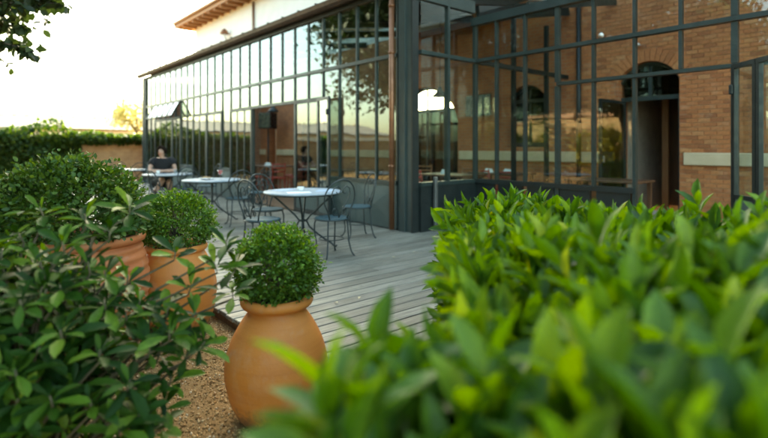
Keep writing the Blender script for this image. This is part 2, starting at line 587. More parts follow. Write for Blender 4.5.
DY0, GY, SY, RX = 1.60, 5.30, 6.70, -5.43
deck = struct(link('deck', None, None, (-9, DY0, 0)), 'grey weathered timber terrace')
PW, GAP = .140, .013
joist = MB((-9, DY0, 0))
for yy in (1.66, 2.5, 3.4, 4.3, 5.2):
    joist.box(-20.4, 2.2, yy, yy + .06, GZ, -.036)
joist.box(-20.4, 2.2, 1.63, 1.645, GZ - .02, -.037)
joist.build('joist', 'wood_brown', deck)
PLK = {}
def plank(x, y0, y1):
    L = round(y1 - y0, 2)
    if L not in PLK:
        PLK[L] = MB().cbox(-PW / 2 + GAP / 2, PW / 2 - GAP / 2, 0, L - .004, -.034, 0, .005).mesh('plank', 'deck_wood')
    o = link('plank', PLK[L], deck, (x + 9, y0 - DY0 + random.uniform(-.004, .004), random.uniform(-.0025, .0015)))
    o.rotation_euler = (random.uniform(-.0006, .0006), random.uniform(-.006, .006), 0)
x = -20.35
while x < 2.1:
    ye = GY - .06 if x < RX - .35 else SY - .04
    if x > -8.6:
        j = random.choice((2.6, 3.0, 3.4, 3.8, 4.2)) if random.random() < .55 else None
        if j:
            plank(x, DY0, j); plank(x, j, ye)
        else:
            plank(x, DY0, ye)
    else:
        plank(x, DY0, ye)
    x += PW

# ================================================================== glass gallery
GO = (-12.0, GY, 0)
gal = thing('glass_gallery', 'long glazed gallery with dark green steel frames and copper gutter along the terrace', 'building', GO)
def G(): return MB(GO)
Z_K, Z_D, Z_T, Z_TOP = .73, 2.22, 2.75, 3.74
NB = 26; BW = .522
XK = [-5.84 - BW * k for k in range(NB + 1)]

def pane(p, q, z0, z1, mat='glass', parent=None, off=GO, name='pane'):
    """upright pane between plan points p and q"""
    if mat == 'glass' and (max(p[1], q[1]) < GY + .02): mat = 'glass_front'
    par = parent or gal
    m = MB(off)
    m.obox((p[0], p[1], (z0 + z1) / 2), (q[0], q[1], (z0 + z1) / 2), .008, z1 - z0)
    o = m.build(name, mat, par)
    return o

def bar(name, p, q, w, h, mat='frame_paint', parent=None, off=GO):
    return MB(off).obox(p, q, w, h).build(name, mat, parent or gal)

def upright(name, x, y, z0, z1, wx=.034, wy=.055, mat='frame_paint', parent=None, off=GO):
    return MB(off).box(x - wx / 2, x + wx / 2, y - wy / 2, y + wy / 2, z0, z1).build(name, mat, parent or gal)

def door_leaf(p, q, nb, z1=Z_D, zk=.42, off=GO, parent=None, hinge=None, zb=.03, mat='frame_dark', gm='glass'):
    """glazed steel door leaf between plan points p and q, nb panes wide"""
    par = parent or gal
    P, Q = Vector((p[0], p[1], 0)), Vector((q[0], q[1], 0))
    d = (Q - P).normalized()
    fr = MB(off)
    w = .05
    def at(s, z): 
        a = P + d * s
        return (a.x, a.y, z)
    L = (Q - P).length
    fr.obox(at(0, z1 - w / 2), at(L, z1 - w / 2), w, w)
    fr.obox(at(0, zb + w / 2), at(L, zb + w / 2), w, w)
    nn = d.cross(Vector((0, 0, 1)))
    for s in [w / 2, L - w / 2]:
        fr.obox(at(s, zb + w), at(s, z1 - w), w - .003, w, (d.x, d.y, 0))
    fr.obox(at(w, zk + .02), at(L - w, zk + .02), w - .006, .045)
    leaf = fr.build('door', mat, par)
    mb = MB(off)
    for i in range(1, nb):
        s = L * i / nb
        MB(off).obox(at(s, zk + .045), at(s, z1 - w), .03, .03, (d.x, d.y, 0)).build('glazing_bar', mat, leaf)
    for i in range(nb):
        s0 = w if i == 0 else L * i / nb + .016
        s1 = L - w if i == nb - 1 else L * (i + 1) / nb - .016
        a, c = at(s0, 0), at(s1, 0)
        pane(a, c, zk + .045, z1 - w, gm, leaf, off)
    MB(off).obox(at(w, (zb + w + zk) / 2), at(L - w, (zb + w + zk) / 2), .03, zk - zb - w).build('kick_panel', 'kick_paint', leaf)
    for z in ((z1 - .28, .55) if hinge is not None else ()):
        s = w / 2 if hinge == 0 else L - w / 2
        a = Vector(at(s, z)) - nn * (-.04)
        MB(off).cbox(a.x - .02, a.x + .02, a.y - .02, a.y + .02, z - .055, z + .055, .008).build('hinge', 'frame_dark', leaf)
    return leaf

rows = {}
for k in range(NB):
    if 4 <= k <= 5: rows[k] = 'leaf_a'
    elif 6 <= k <= 8: rows[k] = 'open'
    elif 9 <= k <= 11: rows[k] = 'leaf_b'
    elif 13 <= k <= 16: rows[k] = 'leaf_c'
    elif 19 <= k <= 23: rows[k] = 'awning'
    else: rows[k] = 'fixed'
for k in range(NB + 1):
    a, b_ = rows.get(k - 1), rows.get(k)
    x = XK[k]
    if k == 0: pass
    upright('mullion', x, GY, Z_T + .03, Z_TOP)
    fixed = (a == 'fixed' or b_ == 'fixed' or a is None or b_ is None)
    z0 = Z_K + .03 if fixed else Z_D + .03
    if k == 6: z0 = .0
    upright('mullion', x, GY, z0, Z_T - .03)
for k in range(NB):
    x0, x1 = XK[k + 1] + .024, XK[k] - .024
    pane((x0, GY), (x1, GY), Z_T + .03, Z_TOP)
    rw = rows[k]
    if rw == 'fixed':
        pane((x0, GY), (x1, GY), Z_K + .03, Z_T - .03)
    elif rw != 'awning':
        pane((x0, GY), (x1, GY), Z_D + .03, Z_T - .03)
bar('rail', (XK[0], GY, Z_T), (XK[-1], GY, Z_T), .09, .06)
for i0, i1 in ((4, 12), (13, 17), (19, 24)):
    bar('rail', (XK[i0] , GY, Z_D), (XK[i1], GY, Z_D), .085, .06, 'frame_dark')
for i0, i1 in ((0, 4), (12, 13), (17, 19), (24, 26)):
    bar('rail', (XK[i0], GY, Z_K), (XK[i1], GY, Z_K), .10, .06)
    k = i0
    while k < i1:
        e = min(k + 2, i1)
        xa, xb = XK[e] + .004, XK[k] - .004
        kp = G().box(xa, xb, GY - .03, GY + .03, .0, Z_K - .03).build('kick_panel', 'kick_paint', gal)
        # pressed diamond of the sheet panel
        m_ = G()
        xm, zm = (xa + xb) / 2, Z_K / 2
        yb_ = GY - .031
        m_.add([(xa + .03, yb_, .05), (xb - .03, yb_, .05), (xb - .03, yb_, Z_K - .06), (xa + .03, yb_, Z_K - .06), (xm, yb_ - .022, zm)],
               [(0, 1, 4), (1, 2, 4), (2, 3, 4), (3, 0, 4)])
        m_.build('pressed_face', 'kick_paint', kp)
        k = e
G().box(XK[-1] - .05, XK[9], GY - .05, GY + .05, -.034, .012).build('sill', 'frame_dark', gal)
G().box(XK[6], XK[0], GY - .05, GY + .05, -.034, .012).build('sill', 'frame_dark', gal)
# door leaves of the gallery front
door_leaf((XK[4], GY - .02), (XK[6] + .03, GY - .02), 2, hinge=0)
upright('mullion', -10.86, GY, 0, Z_D - .03)
door_leaf((-10.89, GY - .02), (XK[12], GY - .02), 3, hinge=1)
door_leaf((XK[13], GY - .02), (XK[15], GY - .02), 2, hinge=0)
door_leaf((XK[15] - .004, GY - .02), (XK[17], GY - .02), 2, hinge=1)
door_leaf((XK[19], GY - .02), (XK[21] + .26, GY - .02), 2, hinge=0)
door_leaf((XK[21] + .256, GY - .02), (XK[24], GY - .02), 3, hinge=1)
# leaf folded back flat on the front
door_leaf((-7.99, GY - .09), (-7.52, GY - .15), 1, hinge=1)
# awning light, tilted out at the bottom
aw = G()
yo, zo, zi = GY - .30, Z_D + .05, Z_T - .04
for k in range(19, 25):
    aw.obox((XK[k], GY - .05, zi), (XK[k], yo, zo), .045, .04, (1, 0, 0))
aw.obox((XK[19], GY - .05, zi), (XK[24], GY - .05, zi), .04, .04)
aw.obox((XK[19], yo, zo), (XK[24], yo, zo), .04, .04)
for k in (19, 24):
    aw.obox((XK[k] - .02, GY - .06, zo), (XK[k] - .02, yo + .02, zo), .02, .02)
awn = aw.build('awning_window', 'frame_dark', gal)
for k in range(19, 24):
    m_ = G()
    a, c = XK[k + 1] + .02, XK[k] - .02
    m_.add([(a, GY - .052, zi), (c, GY - .052, zi), (c, yo + .002, zo), (a, yo + .002, zo),
            (a, GY - .052, zi - .008), (c, GY - .052, zi - .008), (c, yo + .002, zo - .008), (a, yo + .002, zo - .008)],
           [(0, 1, 2, 3), (7, 6, 5, 4), (0, 4, 5, 1), (1, 5, 6, 2), (2, 6, 7, 3), (3, 7, 4, 0)])
    m_.build('pane', 'glass', awn)
# corner post, far post, head beam, gutter, pipe
G().box(-5.74, -5.60, GY - .08, GY + .10, 0, 4.2).build('post', 'pillar_paint', gal)
G().box(-5.597, -5.475, GY - .05, GY + .06, 0, 4.2).build('post', 'pillar_paint', gal)
G().box(-5.472, -5.445, GY - .065, GY + .07, 0, 4.2).build('post', 'frame_dark', gal)
G().box(XK[-1] - .30, XK[-1] - .18, GY - .08, GY + .08, 0, 3.8).build('post', 'frame_dark', gal)
G().box(XK[-1] - .12, XK[-1] - .02, GY - .06, GY + .06, 0, 3.8).build('post', 'frame_paint', gal)
G().box(XK[-1] - .32, -5.75, GY - .05, GY + .07, Z_TOP, 3.83).build('head_beam', 'frame_dark', gal)
gut = G()
prof = [(.0, .0), (-.02, -.06), (-.07, -.10), (-.13, -.10), (-.18, -.06), (-.20, .0), (-.21, .012), (-.19, .012), (-.17, -.05), (-.12, -.08), (-.07, -.08), (-.03, -.05), (-.012, .0)]
xa, xb = XK[-1] - .45, -5.42
n_ = len(prof)
gut.add([(xa, GY - .05 + y, 3.91 + z) for y, z in prof] + [(xb, GY - .05 + y, 3.91 + z) for y, z in prof],
        [(i, (i + 1) % n_, (i + 1) % n_ + n_, i + n_) for i in range(n_)])
gutter = gut.build('gutter', 'gutter_dark', gal)
xx = -19.6
while xx < -5.5:
    G().obox((xx, GY - .27, 3.935), (xx, GY + .02, 3.955), .035, .02).build('gutter_bracket', 'zinc', gutter)
    xx += .62
pipe = G().tube([(-5.83, GY - .14, 3.83), (-5.83, GY - .14, 0.02)], .042, 12).build('downpipe', 'copper_aged', gal)
for z in (2.77, 1.0, 3.5):
    G().tube([(-5.83, GY - .14, z - .02), (-5.83, GY - .14, z + .02)], .050, 12).build('pipe_clip', 'copper_aged', pipe)
# roof of the gallery: standing seam, and ceiling
def slope_z(y): return 3.92 + (y - (GY - .06)) / (9.78 - GY + .06) * .75
def roof_slab(mb, xa, xb, ya, yb, t=.06):
    za, zb = slope_z(ya), slope_z(yb)
    mb.add([(xa, ya, za), (xb, ya, za), (xb, yb, zb), (xa, yb, zb), (xa, ya, za + t), (xb, ya, za + t), (xb, yb, zb + t), (xa, yb, zb + t)],
           [(3, 2, 1, 0), (4, 5, 6, 7), (0, 1, 5, 4), (1, 2, 6, 5), (2, 3, 7, 6), (3, 0, 4, 7)])
rf = G()
roof_slab(rf, -10.2, RX - .02, GY - .06, 9.78)
roof_slab(rf, -19.75, -19.0, GY - .06, 9.78)
roof_slab(rf, -19.0, -10.2, GY - .06, 5.6)
xx = -19.0
while xx < -10.3:
    sk = G(); roof_slab(sk, xx + .03, xx + 1.07, 5.6, 9.78, .01); sk.build('roof_pane', 'glass_clear', gal)  # glazing added to the unseen roof to let light onto the brick inside
    xx += 1.10
roof = rf.build('roof', 'roof_dark', gal)
xx = -19.6
while xx < -5.5:
    G().obox((xx, GY - .04, slope_z(GY - .04) + .075), (xx, 9.7, slope_z(9.7) + .075), .03, .04).build('roof_seam', 'zinc', roof)
    xx += .62
for xx in (-18.5, -16.4, -14.3, -12.2, -10.1, -8.0, -6.2):
    G().obox((xx, GY + .08, 3.76), (xx, 9.74, 4.48), .08, .16).build('rafter', 'frame_dark', gal)
# end wall at far left
G().box(-19.62, -19.42, GY + .10, 9.78, 0, 3.72).build('end_wall', 'brick_wall_yz', gal)

# return side (faces the entrance court)
yk = (GY + .075, 6.00, SY - .04)
for y in yk[1:2]:
    upright('mullion', RX, y, Z_K + .03, Z_T - .03, .08, .05)
    upright('mullion', RX, y, Z_T + .03, 3.55, .08, .05)
for y0, y1 in zip(yk[:-1], yk[1:]):
    pane((RX, y0 + .026), (RX, y1 - .026), Z_K + .03, Z_T - .03)
    pane((RX, y0 + .026), (RX, y1 - .026), Z_T + .03, 3.55)
bar('rail', (RX, yk[0], Z_T), (RX, yk[2], Z_T), .09, .06)
bar('rail', (RX, yk[0], Z_K), (RX, yk[2], Z_K), .09, .06)
G().box(RX - .03, RX + .03, yk[0], yk[2], 0, Z_K - .03).build('kick_panel', 'frame_dark', gal)
G().box(RX - .04, RX + .04, yk[0], SY - .05, 3.55, 3.75).build('head_beam', 'frame_paint', gal)
G().cbox(RX + .06, RX + .12, GY + .30, GY + .36, 0, .84, .01).build('stay_post', 'zinc', gal)

# ------------------------------------------------ entrance court front, set back
XS = [RX + .0, -4.985, -4.45, -3.90, -3.355, -2.805, -2.262, -1.708, -1.16, -.61, -.06, .49, 1.04, 1.59, 2.14]
for i, x in enumerate(XS):
    big = i in (0, 3, 7)
    w = .066 if big else .04
    upright('mullion', x, SY, Z_T + .035, 3.35, w, .07)
    if i <= 5 or i in (7,) or i >= 10:
        z0 = 0 if i in (5, 7, 10) else Z_K + .035
        if i in (0, 3): z0 = 0
        if i == 3 or i >= 5:
            upright('mullion', x, SY, Z_D + .03, Z_T - .035, w, .07)
            upright('mullion', x, SY, z0, Z_D - .03, w, .07)
        else:
            upright('mullion', x, SY, z0, Z_T - .035, w, .07)
    elif i == 4:
        pass
    if i in (6, 8, 9):
        upright('mullion', x, SY, Z_D + .03, Z_T - .035, w, .07)
for i in range(len(XS) - 1):
    x0, x1 = XS[i] + .045, XS[i + 1] - .045
    pane((x0, SY), (x1, SY), Z_T + .035, 3.35, 'glass' if i < 3 else 'glass_clear')
    if i < 3:
        pane((x0, SY), (x1, SY), Z_K + .035, Z_T - .035)
    else:
        pane((x0, SY), (x1, SY), Z_D + .03, Z_T - .035, 'glass_clear')
        if i in (3, 4) or i >= 10:
            pane((x0, SY), (x1, SY), Z_K + .035, Z_D - .03, 'glass_clear')
    if i < 5 or i >= 10:
        xq = (XS[i] + .046, XS[i + 1] - .046)
        G().box(xq[0], xq[1], SY - .03, SY + .03, 0, Z_K - .035).build('kick_panel', 'frame_dark', gal)
bar('rail', (XS[0], SY, Z_T), (XS[-1], SY, Z_T), .11, .055)
bar('rail', (XS[3], SY, Z_D), (XS[-1], SY, Z_D), .10, .045)
bar('rail', (XS[0], SY, Z_K), (XS[5], SY, Z_K), .11, .07, 'frame_dark')
bar('rail', (XS[10], SY, Z_K), (XS[-1], SY, Z_K), .11, .07, 'frame_dark')
G().box(XS[0] - .05, XS[-1] + .05, SY - .06, SY + .06, 3.35, 3.48).build('head_beam', 'frame_paint', gal)
# leaf standing open at 45 degrees, and its folded mate
c45 = .7071
door_leaf((-1.70, SY - .09), (-1.70 + .40 * c45, SY - .09 - .40 * c45), 1, Z_D, .73, hinge=0)
door_leaf((-1.70 + .41 * c45, SY - .09 - .41 * c45), (-1.70 + .95 * c45, SY - .09 - .95 * c45), 1, Z_D, .73)
# glazed roof of the court
for i in range(0, len(XS), 2):
    G().obox((XS[i], SY + .07, 3.50), (XS[i], 9.75, 4.12), .05, .12).build('rafter', 'frame_paint', gal)
for i in range(0, len(XS) - 2, 2):
    m_ = G()
    a, c = XS[i] + .035, XS[i + 2] - .035
    m_.add([(a, SY + .1, 3.60), (c, SY + .1, 3.60), (c, 9.75, 4.20), (a, 9.75, 4.20), (a, SY + .1, 3.592), (c, SY + .1, 3.592), (c, 9.75, 4.192), (a, 9.75, 4.192)],
           [(0, 1, 2, 3), (7, 6, 5, 4), (0, 4, 5, 1), (1, 5, 6, 2), (2, 6, 7, 3), (3, 7, 4, 0)])
    m_.build('roof_pane', 'glass_clear', gal)
# partition post line between gallery and court, inside
for y in (7.8, 8.9):
    upright('inner_post', RX, y, 0, 3.7, .07, .07, 'frame_dark')
bar('inner_rail', (RX, SY + .06, 2.75), (RX, 9.7, 2.75), .06, .08, 'frame_dark')
bar('inner_beam', (RX, SY + .06, 3.62), (RX, 9.7, 4.12), .08, .16, 'frame_dark')

fl = MB().box(-19.4, RX, GY + .055, 9.8, -.08, .004)
fl.box(RX + .001, 3.0, SY + .085, 9.8, -.08, .004)
struct(fl.build('interior_floor', 'floor_wood'), 'brown timber floor inside the gallery')

# ================================================================== main building behind
BY = 9.80
BO = (-10, BY, 0)
bld = thing('main_building', 'tall brick and white plaster building with deep wooden eaves behind the gallery', 'building', BO)
def B(): return MB(BO)
def arch_pts(x0, x1, zs, rise, n=14):
    """arch from left springing to right springing"""
    w = (x1 - x0) / 2; cx = (x0 + x1) / 2
    rad = (w * w + rise * rise) / (2 * rise)
    cz = zs + rise - rad
    a = math.asin(min(1, w / rad))
    return [(cx + rad * math.sin(-a + 2 * a * i / n), cz + rad * math.cos(-a + 2 * a * i / n)) for i in range(n + 1)], (cx, cz, rad, a)
OPEN = [(-18.9, -18.1, 0, 2.3, .28), (-16.4, -14.9, 0, 2.35, .7), (-11.05, -8.52, 0, 2.0, .95), (-7.0, -6.0, 1.3, 2.4, .3), (-4.42, -3.34, 0, 2.56, .34)]
X0, X1, ZT, TK = -27.0, 9.0, 4.5, .42
wl = B()
cur = X0
for (a, c, zb, zs, rise) in OPEN:
    wl.box(cur, a, BY + .012, BY + TK, 0, ZT)
    pts, _ = arch_pts(a, c, zs, rise)
    for (p, q) in zip(pts[:-1], pts[1:]):
        wl.prism([(p[0], p[1]), (q[0], q[1]), (q[0], ZT), (p[0], ZT)], BY + .012, BY + TK)
    if zb > 0:
        wl.box(a, c, BY + .012, BY + TK, 0, zb)
    cur = c
wl.box(cur, X1, BY + .012, BY + TK, 0, ZT)
bw = wl.build('brick_wall', 'brick_wall_xz', bld)
# upper wall, gable ends, back with tall windows
B().box(X0, X1, BY + .005, BY + TK, ZT, 7.7).build('upper_wall', 'plaster_white', bld)
B().box(X0, X0 + .4, BY + TK, 17.0, 0, 7.7).build('gable_wall', 'plaster_white', bld)
B().box(X1 - .4, X1, BY + TK, 17.0, 0, 7.7).build('gable_wall', 'plaster_white', bld)
bk = B()
bk.box(X0 + .4, -20, 16.7, 17, 0, 7.7).box(-11.5, X1 - .4, 16.7, 17, 0, 7.7).box(-20, -11.5, 16.7, 17, 0, 1.6).box(-20, -11.5, 16.7, 17, 6.4, 7.7)
bk.build('rear_wall', 'plaster_white', bld)
B().box(-14.9, -14.7, BY + TK, 16.7, 0, 1.0).build('inner_wall', 'plaster_white', bld)
B().box(X0 - .9, X1 + .9, BY - .75, 17.7, 7.74, 7.82).build('eaves', 'eave_wood', bld)
B().box(X0 - .95, X1 + .95, BY - .80, BY - .755, 7.70, 7.98).build('fascia', 'eave_wood', bld)
B().box(X0 - .95, X0 - .905, BY - .755, 17.7, 7.70, 7.98).build('fascia', 'eave_wood', bld)
B().tube([(X0 - 1, BY - .88, 7.93), (X1 + 1, BY - .88, 7.93)], .075, 8).build('eaves_gutter', 'copper_aged', bld)
rfm = B()
rfm.add([(X0 - .95, BY - .8, 7.985), (X1 + .95, BY - .8, 7.985), (X1 + .95, 17.75, 7.985), (X0 - .95, 17.75, 7.985), (X0 + 3, 13.4, 10.2), (X1 - 3, 13.4, 10.2)],
        [(0, 1, 5, 4), (1, 2, 5), (2, 3, 4, 5), (3, 0, 4), (3, 2, 1, 0)])
rfm.build('roof', 'roof_tile', bld)
xx = X0 - .5
while xx < -8:
    B().box(xx - .05, xx + .05, BY - .72, BY, 7.60, 7.738).build('rafter_tail', 'eave_wood', bld)
    xx += .7
B().tube([(-20.0, BY - .06, 7.55), (-20.0, BY - .06, 4.6)], .05, 8).build('downpipe', 'copper_aged', bld)
# stone band, split at the openings
for a, c in ((X0 + .5, -18.98), (-18.02, -16.48), (-14.82, -11.13), (-8.44, -4.50), (-3.26, X1 - .1)):
    bnd = B().cbox(a, c, BY - .05, BY + .05, .98, 1.20, .012).build('stone_band', 'stone_band', bld)
B().box(-4.6, -3.15, BY - .32, BY + .2, .005, .11).build('door_step', 'stone_step', bld)
# brick pieces round the entrance door
door_o = OPEN[4]
pts_d, (acx, acz, arad, aang) = arch_pts(*door_o[:2], door_o[3], door_o[4])
bricks = []
BWd, BH, J = .19, .075, .010
for r in range(0, 58):
    z = r * BH
    if .955 < z + BH / 2 < 1.225: continue
    x = -5.42 - (BWd / 2 if r % 2 else 0)
    while x < 1.2:
        xc_, zc_ = x + BWd / 2, z + BH / 2
        hit = door_o[0] - BWd * .45 < xc_ < door_o[1] + BWd * .45 and zc_ < door_o[3] + .02
        rr_ = math.hypot(xc_ - acx, zc_ - acz)
        if zc_ >= door_o[3] - .02 and rr_ < arad + .26 and abs(xc_ - acx) < (door_o[1] - door_o[0]) / 2 + .16 and zc_ > acz: hit = True
        if not hit:
            bricks.append((x + J / 2 + random.uniform(-.002, .002), z + J / 2, random.uniform(-.002, .003)))
        x += BWd
bricks.sort(key=lambda q: 0 if (-3.3 < q[0] < -1.5 and .35 < q[1] < 2.6) else abs(q[0] + 2.6) + abs(q[1] - 1.6))
bmesh_shared = MB().cbox(0, BWd - J, .004, .03, 0, BH - J, .002).mesh('brick', 'brick_piece')
for (x, z, d) in bricks[:285]:
    link('brick', bmesh_shared, bw, (x - BO[0], -d, z))
rest = B()
for (x, z, d) in bricks[285:]:
    rest.box(x, x + BWd - J, BY + .004 - d, BY + .03, z, z + BH - J)
ro = rest.build('brick_courses', 'brick_piece', bw); ro['kind'] = 'stuff'
for i in range(17):        # voussoirs of the door arch
    t = -aang * 1.03 + 2.06 * aang * (i + .5) / 17
    da = 2.06 * aang / 17 * .44
    v_ = []
    for q in (t - da, t + da):
        for rad in (arad + .004, arad + .225):
            v_.append((acx + rad * math.sin(q), acz + rad * math.cos(q)))
    B().prism([v_[0], v_[1], v_[3], v_[2]], BY - .001, BY + .03).build('brick', 'brick_piece', bw)
# fanlight frame and door of the entrance
fan = B()
a, c = door_o[0], door_o[1]
for p, q in zip(pts_d[:-1], pts_d[1:]):
    fan.obox((p[0], BY + .16, p[1] - .03), (q[0], BY + .16, q[1] - .03), .06, .06)
fan.box(a, c, BY + .13, BY + .19, 2.18, 2.26)
fan.box((a + c) / 2 - .03, (a + c) / 2 + .03, BY + .132, BY + .188, 2.26, 2.82)
fan.box(a, a + .06, BY + .131, BY + .189, 0.01, 2.18).box(c - .06, c, BY + .131, BY + .189, 0.01, 2.18)
fo = fan.build('door_frame', 'frame_paint', bld)
fp = B()
inner = [(p[0] * .94 + (a + c) / 2 * .06, p[1] - .06) for p in pts_d]
fp.prism([(a + .05, 2.27)] + inner + [(c - .05, 2.27)], BY + .155, BY + .163)
fp.build('fanlight', 'glass_dark', fo)
lp, lq = (a + .16, BY - .06), (a + .13, BY - 1.02)
dl = door_leaf(lp, lq, 1, 2.17, .35, BO, bld, None, .12, gm='glass_dark')
dl['label'] = 'dark glazed entrance door leaf standing open'
B().cbox(lq[0] + .03, lq[0] + .07, lq[1] + .02, lq[1] + .06, 1.02, 1.14, .01).build('handle', 'zinc', dl)
# passage behind the door: pale side wall and a wooden door
B().box(a - .06, a - .005, BY + TK, BY + 2.4, 0, 2.9).build('passage_wall', 'stone_step', bld)
B().box(c + .02, c + .08, BY + TK, BY + 2.4, 0, 2.9).build('passage_wall', 'wood_brown', bld)
B().box(a - .005, c + .02, BY + 2.35, BY + 2.4, 0, 2.9).build('passage_end', 'wood_brown', bld)
B().box(a + .35, a + .47, BY + 1.2, BY + 1.26, 0, 2.9).build('passage_post', 'wood_orange', bld)
B().box(a - .05, c + .07, BY + TK, BY + 2.4, 2.9, 2.95).build('passage_ceiling', 'plaster_white', bld)
# big arched window with dark lower doors, small arched windows
def arched_window(o, nb, zl, lower='glass_dark', upper='glass', deep=.2):
    a, c, zb, zs, rise = o
    pts, _ = arch_pts(a, c, zs, rise)
    fr = B()
    for p, q in zip(pts[:-1], pts[1:]):
        fr.obox((p[0], BY + deep, p[1] - .035), (q[0], BY + deep, q[1] - .035), .06, .07)
    fr.box(a, a + .07, BY + deep - .03, BY + deep + .03, zb, zs - .01).box(c - .07, c, BY + deep - .03, BY + deep + .03, zb, zs - .01)
    fr.box(a + .07, c - .07, BY + deep - .029, BY + deep + .029, zl - .04, zl + .04)
    fr.box(a + .07, c - .07, BY + deep - .029, BY + deep + .029, zb, zb + .10)
    ow = fr.build('window', 'frame_dark', bld)
    cx, w = (a + c) / 2, (c - a) / 2
    for i in range(1, nb):
        x = a + (c - a) * i / nb
        zt = max(z for (px_, z) in pts if abs(px_ - x) < (c - a) / 12 + .05) - .05
        B().box(x - .025, x + .025, BY + deep - .025, BY + deep + .025, zl + .04, zt).build('glazing_bar', 'frame_dark', ow)
        B().box(x - .025, x + .025, BY + deep - .025, BY + deep + .025, zb + .1, zl - .04).build('glazing_bar', 'frame_dark', ow)
    inn = [(p[0] + (.03 if p[0] < cx else -.03), p[1] - .05) for p in pts]
    B().prism([(a + .05, zl + .03)] + inn + [(c - .05, zl + .03)], BY + deep - .003, BY + deep + .003).build('pane', upper, ow)
    B().box(a + .05, c - .05, BY + deep - .003, BY + deep + .003, zb + .05, zl - .03).build('pane', lower, ow)
    return ow
arched_window(OPEN[2], 4, 2.30, 'glass_dark', 'glass_clear')
arched_window(OPEN[3], 2, 2.35, 'glass_dark', 'glass_dark')
arched_window(OPEN[1], 3, 2.30, 'glass_dark', 'glass_clear')
B().box(-7.2, -5.8, BY + TK + .02, BY + TK + .06, 0, 3.2).build('shutter', 'wood_brown', bld)
B().box(-14.5, -8.3, BY + 1.6, BY + 1.66, 0, 2.42).build('added_screen', 'wood_brown', bld)  # added sheet, blocks the bright rear opening below the arch
B().box(-19.0, -18.0, BY + TK + .3, BY + TK + .34, 0, 2.8).build('added_screen', 'dark_void', bld)  # near-black sheet put in as the darkness inside the narrow doorway
B().tube([(-5.20, BY - .06, .05), (-5.20, BY - .06, 4.3)], .05, 10).build('downpipe', 'frame_dark', bld)
# wall lantern under the eaves
wlm = thing('wall_lamp', 'bell shaded lantern on the white upper wall under the eaves', 'wall lamp', (-22.6, BY, 6.5))
MB().tube([(0, 0, -.35), (0, -.14, -.2), (0, -.24, .1), (0, -.24, .22)], .022, 6).build('bracket', 'zinc', wlm)
MB().lathe([(.20, 0), (.19, .06), (.14, .16), (.05, .24), (.02, .27)], 16, (0, -.24, .08)).build('lamp_shade', 'copper_aged', wlm)
MB().lathe([(.02, -.14), (.06, -.1), (.06, -.02), (.03, .02)], 12, (0, -.24, .08)).build('bulb', 'china', wlm)
# white cameras / spot on the brick and rail
for i, (lx, ly, lz, lab) in enumerate(((-4.02, BY, 3.22, 'small white floodlight on the brick wall above the entrance arch'), (-3.20, SY - .05, 2.80, 'small white spotlight sitting on the glass front rail'))):
    s_ = thing('spot_light', lab, 'spotlight', (lx, ly, lz))
    s_.scale = (.6,) * 3
    MB().tube([(0, 0, 0), (0, -.07, .03)], .012, 6).build('bracket', 'china', s_)
    MB().lathe([(.02, 0), (.045, .01), (.055, .07), (.058, .075)], 12, (0, 0, 0)).build('lamp_head', 'china', s_, (0, -.09, .03)).rotation_euler = (R(125), 0, R(20))

# ================================================================== boundary walls, far house
wa = thing('boundary_wall', 'sunlit orange stone garden wall half covered by ivy beyond the terrace', 'wall', (-24, -2, GZ))
MB((-24, -2, GZ)).box(-24.4, -24.0, -14, 9.0, GZ, 1.62).build('wall', 'stone_course_yz', wa)
yy = -13.9
while yy < 8.6:
    MB((-24, -2, GZ)).cbox(-24.46, -23.94, yy, yy + .585, 1.62, 1.70, .01).build('coping_stone', 'coping', wa)
    yy += .6
wb = thing('boundary_wall', 'orange stone wall with tiled coping facing the glass front', 'wall', (-8, -13, GZ))
MB((-8, -13, GZ)).box(-23.9, 14, -13.4, -13.0, GZ, 3.0).build('wall', 'stone_course_xz', wb)
cp = MB((-8, -13, GZ))
cp.add([(-23.9, -12.85, 3.0), (14, -12.85, 3.0), (14, -13.2, 3.28), (-23.9, -13.2, 3.28), (-23.9, -13.55, 3.0), (14, -13.55, 3.0)],
       [(0, 1, 2, 3), (3, 2, 5, 4), (0, 4, 5, 1), (0, 3, 4), (1, 5, 2)])
cp.build('coping', 'roof_tile', wb)
HO = (-46, 0, GZ)
fh = thing('low_house', 'pale low house with a long pale roof beyond the ivy wall', 'house', HO)
MB(HO).box(-52, -46, -30, 14, GZ, 2.75).build('wall', 'far_wall', fh)
r_ = MB(HO)
r_.add([(-45.4, -30.5, 2.76), (-45.4, 14.5, 2.76), (-49, 12, 3.85), (-49, -28, 3.85), (-52.6, -30.5, 2.76), (-52.6, 14.5, 2.76)],
       [(0, 1, 2, 3), (3, 2, 5, 4), (1, 5, 2), (0, 3, 4), (0, 4, 5, 1)])
rfo = r_.build('roof', 'far_roof', fh)
MB(HO).tube([(-45.35, -30.5, 2.74), (-45.35, 14.5, 2.74)], .07, 6).build('gutter', 'zinc', fh)
yy = -27.8
while yy < 12:
    MB(HO).box(-49.1, -48.9, yy, yy + .34, 3.83, 3.93).build('ridge_tile', 'roof_tile', rfo)
    yy += .8

